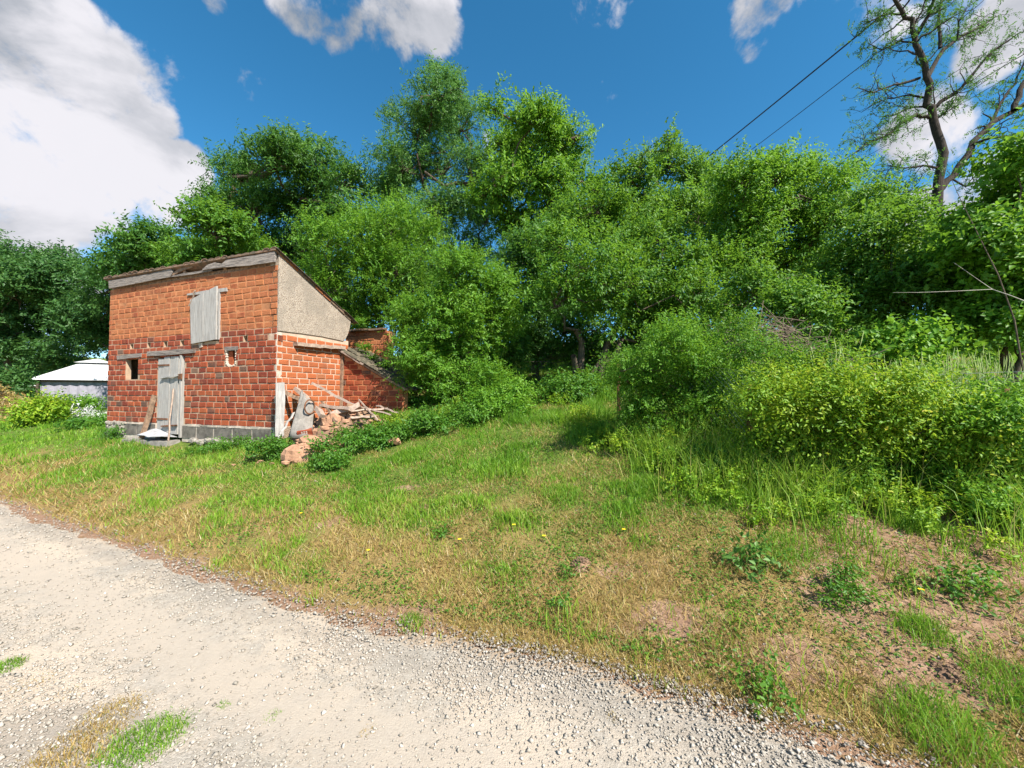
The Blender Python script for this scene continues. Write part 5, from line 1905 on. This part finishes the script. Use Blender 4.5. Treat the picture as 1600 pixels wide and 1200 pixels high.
DB = 'rubble fallen beside the hut'
stone(467, 722, (.28, .22, .20), 'largest tan boulder in the weeds nearest the lane', 1, group=DB)
stone(483, 702, (.22, .16, .14), 'orange rubble lump behind the largest tan boulder', 2, lift=.05, group=DB)
stone(520, 690, (.18, .14, .22), 'upright pinkish rubble block below the crossing beams', 3, lift=.22, group=DB)
stone(500, 694, (.14, .12, .13), 'rubble lump left of the upright pinkish block', 4, lift=.16, group=DB)
stone(572, 698, (.12, .10, .08), 'small orange stone showing through the weeds', 5, lift=.10, group=DB)
stone(617, 698, (.13, .10, .07), 'small orange stone at the right end of the weeds', 6, lift=.06, group=DB)
stone(645, 680, (.10, .09, .14), 'dark upright stump of rubble by the round shrub', 7, 'stone_grey', group=DB)
stone(470, 690, (.16, .12, .10), 'flat pinkish slab of broken wall under the grey sheet', 8, lift=.18, group=DB)
for i, (px, py, r) in enumerate(((1100, 1180, .016), (1460, 985, .018), (1390, 880, .012), (455, 998, .014), (780, 1118, .013), (1455, 830, .02), (1345, 1165, .022), (340, 1090, .012))):
    stone(px, py, (r, r * .8, r * .6), ['white pebble at the bottom edge of the lane', 'pale pebble on the bare earth beside the green tuft', 'small white pebble high on the bare earth', 'white pebble in the middle of the lane', 'dark edged pebble low in the lane', 'pebble under the leafy bank above the bare earth', 'flat pale stone in the straw at the lower right', 'pebble near the tiny sprout in the lane'][i], 30 + i, 'concrete_pale', 1)


# hollow brick lying on the rubble
def hollow_brick():
    p = ground_hit(476, 700)
    root = empty('hollow_brick', (p.x, p.y, p.z + .28), .5, 'broken hollow brick with square holes lying on the rubble', 'brick')
    MB().box(-.12, .12, -.06, .06, -.05, .06, .004).build('body', MAT['brick'], root).rotation_euler = (0, 0, 0)
    mb = MB()
    for i in range(3):
        for j in range(3):
            mb.box(-.052 + i * .037, -.030 + i * .037, -.0625, -.0605, -.038 + j * .032, -.016 + j * .032)
    mb.build('cell', MAT['pale_mortar'], root)
    root.rotation_euler = (.35, -.15, .4)


hollow_brick()


# planks and beams of the heap, leaning on the side wall
def sidept(px, py, off):
    t = t_of(px)
    return Vector((cx + VX * t + UX * off, cy + VY * t + UY * off, zt_of(px, py)))


PG = 'old timber heaped against the side wall'


def timber(a, b, w, t, label, mat='wood_pale', roll=.4, name='timber', segs=6, warp=.015):
    single(name, MB().plank(a, b, w, t, roll, segs, warp), MAT[mat], label, 'timber', PG)


hp = at
timber(hp(437, 683, 7.35), hp(438, 597, 7.40), .15, .10, 'upright grey post at the corner of the hut', 'wood_grey', 0, warp=.008)
timber(hp(443, 611, 7.75), hp(500, 640, 7.3), .07, .07, 'dark short beam running behind the grey sheet', 'wood_brown')
timber(hp(463, 607, 7.9), hp(505, 650, 6.9), .10, .07, 'thick pale beam leaning on the wall, the steepest one', 'wood_pale')
timber(hp(489, 600, 8.1), hp(560, 638, 7.5), .075, .05, 'longest pale plank leaning on the wall with its top highest', 'wood_pale')
timber(hp(502, 634, 7.5), hp(548, 640, 7.1), .09, .06, 'pale plank lying across the middle of the heap', 'wood_pale')
timber(hp(560, 624, 7.6), hp(590, 655, 6.9), .03, .02, 'thin pale stick slanting at the right side of the heap', 'wood_pale')
timber(hp(545, 630, 7.7), hp(612, 648, 7.2), .035, .025, 'thin long stick lying low to the right', 'wood_pale')
timber(hp(548, 642, 7.2), hp(604, 640, 7.6), .05, .03, 'short pale board behind the weeds, nearly level', 'wood_pale')
timber(hp(430, 690, 6.9), hp(460, 645, 7.2), .08, .03, 'grey board slanting up from the weeds to the grey sheet', 'wood_grey')
timber(hp(548, 655, 7.0), hp(585, 650, 7.2), .09, .04, 'broken pale board end poking out over the weeds', 'wood_pale')
timber(hp(520, 650, 7.2), hp(562, 632, 7.4), .16, .10, 'stout split log lying on top of the rubble', 'wood_pale', segs=4, warp=.03)
timber(hp(505, 628, 7.6), hp(525, 660, 7.0), .05, .04, 'short brown stick between the beams', 'wood_brown')
timber(hp(557, 640, 7.4), hp(572, 664, 6.9), .04, .03, 'small brown stick at the foot of the thin pale one', 'wood_brown')
timber(hp(590, 634, 7.7), hp(622, 646, 7.3), .04, .03, 'last pale stick at the right end of the heap', 'wood_pale')


# rubble core of the heap
def heap():
    p = ground_hit(530, 690)
    rng = np.random.default_rng(4)
    n, m = 40, 14
    c = Vector((at(530, 650, 7.4)))
    v = []
    for i in range(m + 1):
        f = i / m
        for k in range(n):
            a = 2 * pi * k / n
            x, y = c.x + .95 * f * cos(a) * (1 + .1 * sin(3 * a)), c.y + .75 * f * sin(a)
            z = gz(x, y) + .42 * (1 - f * f) * (1 + .2 * rng.normal()) - .02 * f
            v.append((x - c.x, y - c.y, z - gz(c.x, c.y)))
    f_ = [(i * n + k, i * n + (k + 1) % n, (i + 1) * n + (k + 1) % n, (i + 1) * n + k) for i in range(m) for k in range(n)]
    root = empty('rubble_heap', (c.x, c.y, gz(c.x, c.y)), 0, 'heap of earth and brick rubble under the fallen timber', 'rubble')
    MB().add(v, f_).build('earth', MAT['soil'], root)
    mb = MB()
    for k in range(130):
        a, q = rng.uniform(0, 2 * pi), rng.uniform(.1, 1)
        x, y = .95 * q * cos(a), .75 * q * sin(a)
        s = rng.uniform(.025, .085)
        mb.rock((x, y, gz(c.x + x, c.y + y) - gz(c.x, c.y) + .42 * (1 - q * q) + s * .2), (s * 1.3, s, s * .7), seed=int(k), sub=0)
    q0 = ground_hit(485, 712)
    for k in range(90):
        x, y = q0.x + rng.normal() * .30 - c.x, q0.y + rng.normal() * .26 + .1 - c.y
        s = rng.uniform(.02, .075)
        e = math.hypot(x + c.x - q0.x, y + c.y - q0.y)
        mb.rock((x, y, gz(c.x + x, c.y + y) - gz(c.x, c.y) + max(0, .2 - .3 * e) + s * .3), (s * 1.4, s, s * .7), seed=1000 + k, sub=0)
    tag(mb.build('brick_fragments', MAT['stone'], root), kind='stuff')


heap()


# curved grey sheet standing in the heap
def sheet():
    p0 = at(470, 655, 6.95)
    vs = []
    n, m = 12, 6
    for j in range(m + 1):
        zf = j / m
        for i in range(n + 1):
            a = pi * (.12 + .76 * i / n)
            rr = .19 * (1 - .38 * zf) * (1 + .05 * sin(i * 1.7 + j))
            vs.append((rr * cos(a) * 1.0 + .09 * zf, -rr * sin(a) * .45 + .16 * zf, -.33 + (.70 - .14 * cos(a) - .05 * sin(i * 2.1)) * zf))
    fs = [(j * (n + 1) + i, j * (n + 1) + i + 1, (j + 1) * (n + 1) + i + 1, (j + 1) * (n + 1) + i) for j in range(m) for i in range(n)]
    root = empty('curved_sheet', p0, .3, 'curved pale grey sheet standing upright in the timber heap', 'sheet')
    o = MB().add(vs, fs).build('panel', MAT['concrete_pale'], root, smooth_=True)
    o.modifiers.new('thickness', 'SOLIDIFY').thickness = .012
    ring = [(.14 + .07 * cos(a), .02 + .07 * cos(a), .22 + .13 * sin(a)) for a in [2 * pi * k / 18 for k in range(19)]]
    MB().tube(ring, .014, 6, False).build('hoop', MAT['rust'], root, smooth_=True)


sheet()


# ------------------------------------------------------------------ pavilion at the far left
def pavilion():
    c = at(152, 600, 23.5)
    z0 = gz(c.x, c.y)
    root = empty('garden_pavilion', (c.x, c.y, z0), radians(28), 'white canvas garden pavilion with grey net walls left of the hut', 'pavilion')
    W = 1.9
    ez = at(92, 593, 23.5).z - z0
    tz = at(160, 566, 23.5).z - z0
    mb = MB()
    k = .30
    r1 = [(-W, -W, ez), (W, -W, ez), (W, W, ez), (-W, W, ez)]
    r2 = [(x * k, y * k, tz - .12) for x, y, _ in r1]
    rr = [(x * 1.02, y * 1.02, ez - .10) for x, y, _ in r1]
    mb.add(rr + r1 + r2, [(i, (i + 1) % 4, 4 + (i + 1) % 4, 4 + i) for i in range(4)] + [(4 + i, 4 + (i + 1) % 4, 8 + (i + 1) % 4, 8 + i) for i in range(4)] + [(8, 9, 10, 11)])
    mb.build('canopy', MAT['canvas'], root)
    k2 = .40
    mb = MB().add([(x * k2, y * k2, tz - .08) for x, y, _ in r1] + [(0, 0, tz + .22)], [(i, (i + 1) % 4, 4) for i in range(4)] + [(3, 2, 1, 0)])
    mb.build('vent_cap', MAT['canvas'], root)
    P = W - .15
    for x, y in ((-P, -P), (P, -P), (P, P), (-P, P)):
        MB().box(x - .05, x + .05, y - .05, y + .05, 0, ez - .02).build('post', MAT['frame_brown'], root)
    for i, (x0, x1, y0, y1) in enumerate(((-P, P, -P - .04, -P + .04), (-P, P, P - .04, P + .04), (-P - .04, -P + .04, -P + .06, P - .06), (P - .04, P + .04, -P + .06, P - .06))):
        MB().box(x0, x1, y0, y1, ez - .18, ez - .11).build('beam', MAT['frame_brown'], root)
    for s in (-1, 1):
        for ax_ in (0, 1):
            vs = []
            n = 26
            for i in range(n + 1):
                f = -1 + 2 * i / n
                w = .035 * sin(i * 1.9)
                a_, b_ = f * (P - .06), s * (P - .10) + w
                if ax_: a_, b_ = b_, a_
                vs += [(a_, b_, .05), (a_, b_, ez - .19)]
            MB().add(vs, [(2 * i, 2 * i + 2, 2 * i + 3, 2 * i + 1) for i in range(n)]).build('net_wall', MAT['net'], root)
    MB().rock((-P - .15, -P, ez - .45), (.16, .16, .08), 5, 2).build('lamp', MAT['canvas'], root)


pavilion()

# dandelions in the lawn
DM = simple('dandelion_yellow', (.75, .55, .02), .7, 30, .15, .1, .001)
rngd = random.Random(8)
spots = [(803, 832, 'beside the dark rosette'), (850, 850, 'above the molehill to the left'), (718, 855, 'in the middle of the lawn'), (975, 840, 'right of the molehill'), (560, 700, 'in the weeds before the timber heap'),
         (545, 704, 'left of the other flower in the weeds'), (575, 872, 'in the lawn towards the lane'), (470, 812, 'in the lawn before the hut'), (1440, 940, 'on the bare earth beside the round weed')]
for px, py, wh in spots:
    p = ground_hit(px, py)
    root = empty('dandelion', p, 0, 'yellow dandelion flower ' + wh, 'flower', 'dandelions')
    h = .07
    MB().tube([(0, 0, 0), (.004, 0, h * .6), (.002, .003, h)], .0018, 4).build('stem', LMAT_STEM, root)
    mb = MB()
    for k in range(12):
        a = 2 * pi * k / 12
        s = .014 + .0012 * p.y
        mb.add([(0, 0, h), (s * cos(a - .25), s * sin(a - .25), h + .004), (s * cos(a + .25), s * sin(a + .25), h + .004)], [(0, 1, 2)])
    mb.rock((0, 0, h + .002), (.008, .008, .004), 3, 0)
    mb.build('petals', DM, root)

tot = sum(len(m.loops) - 2 * len(m.polygons) for m in bpy.data.meshes)
print('TRIS', tot)
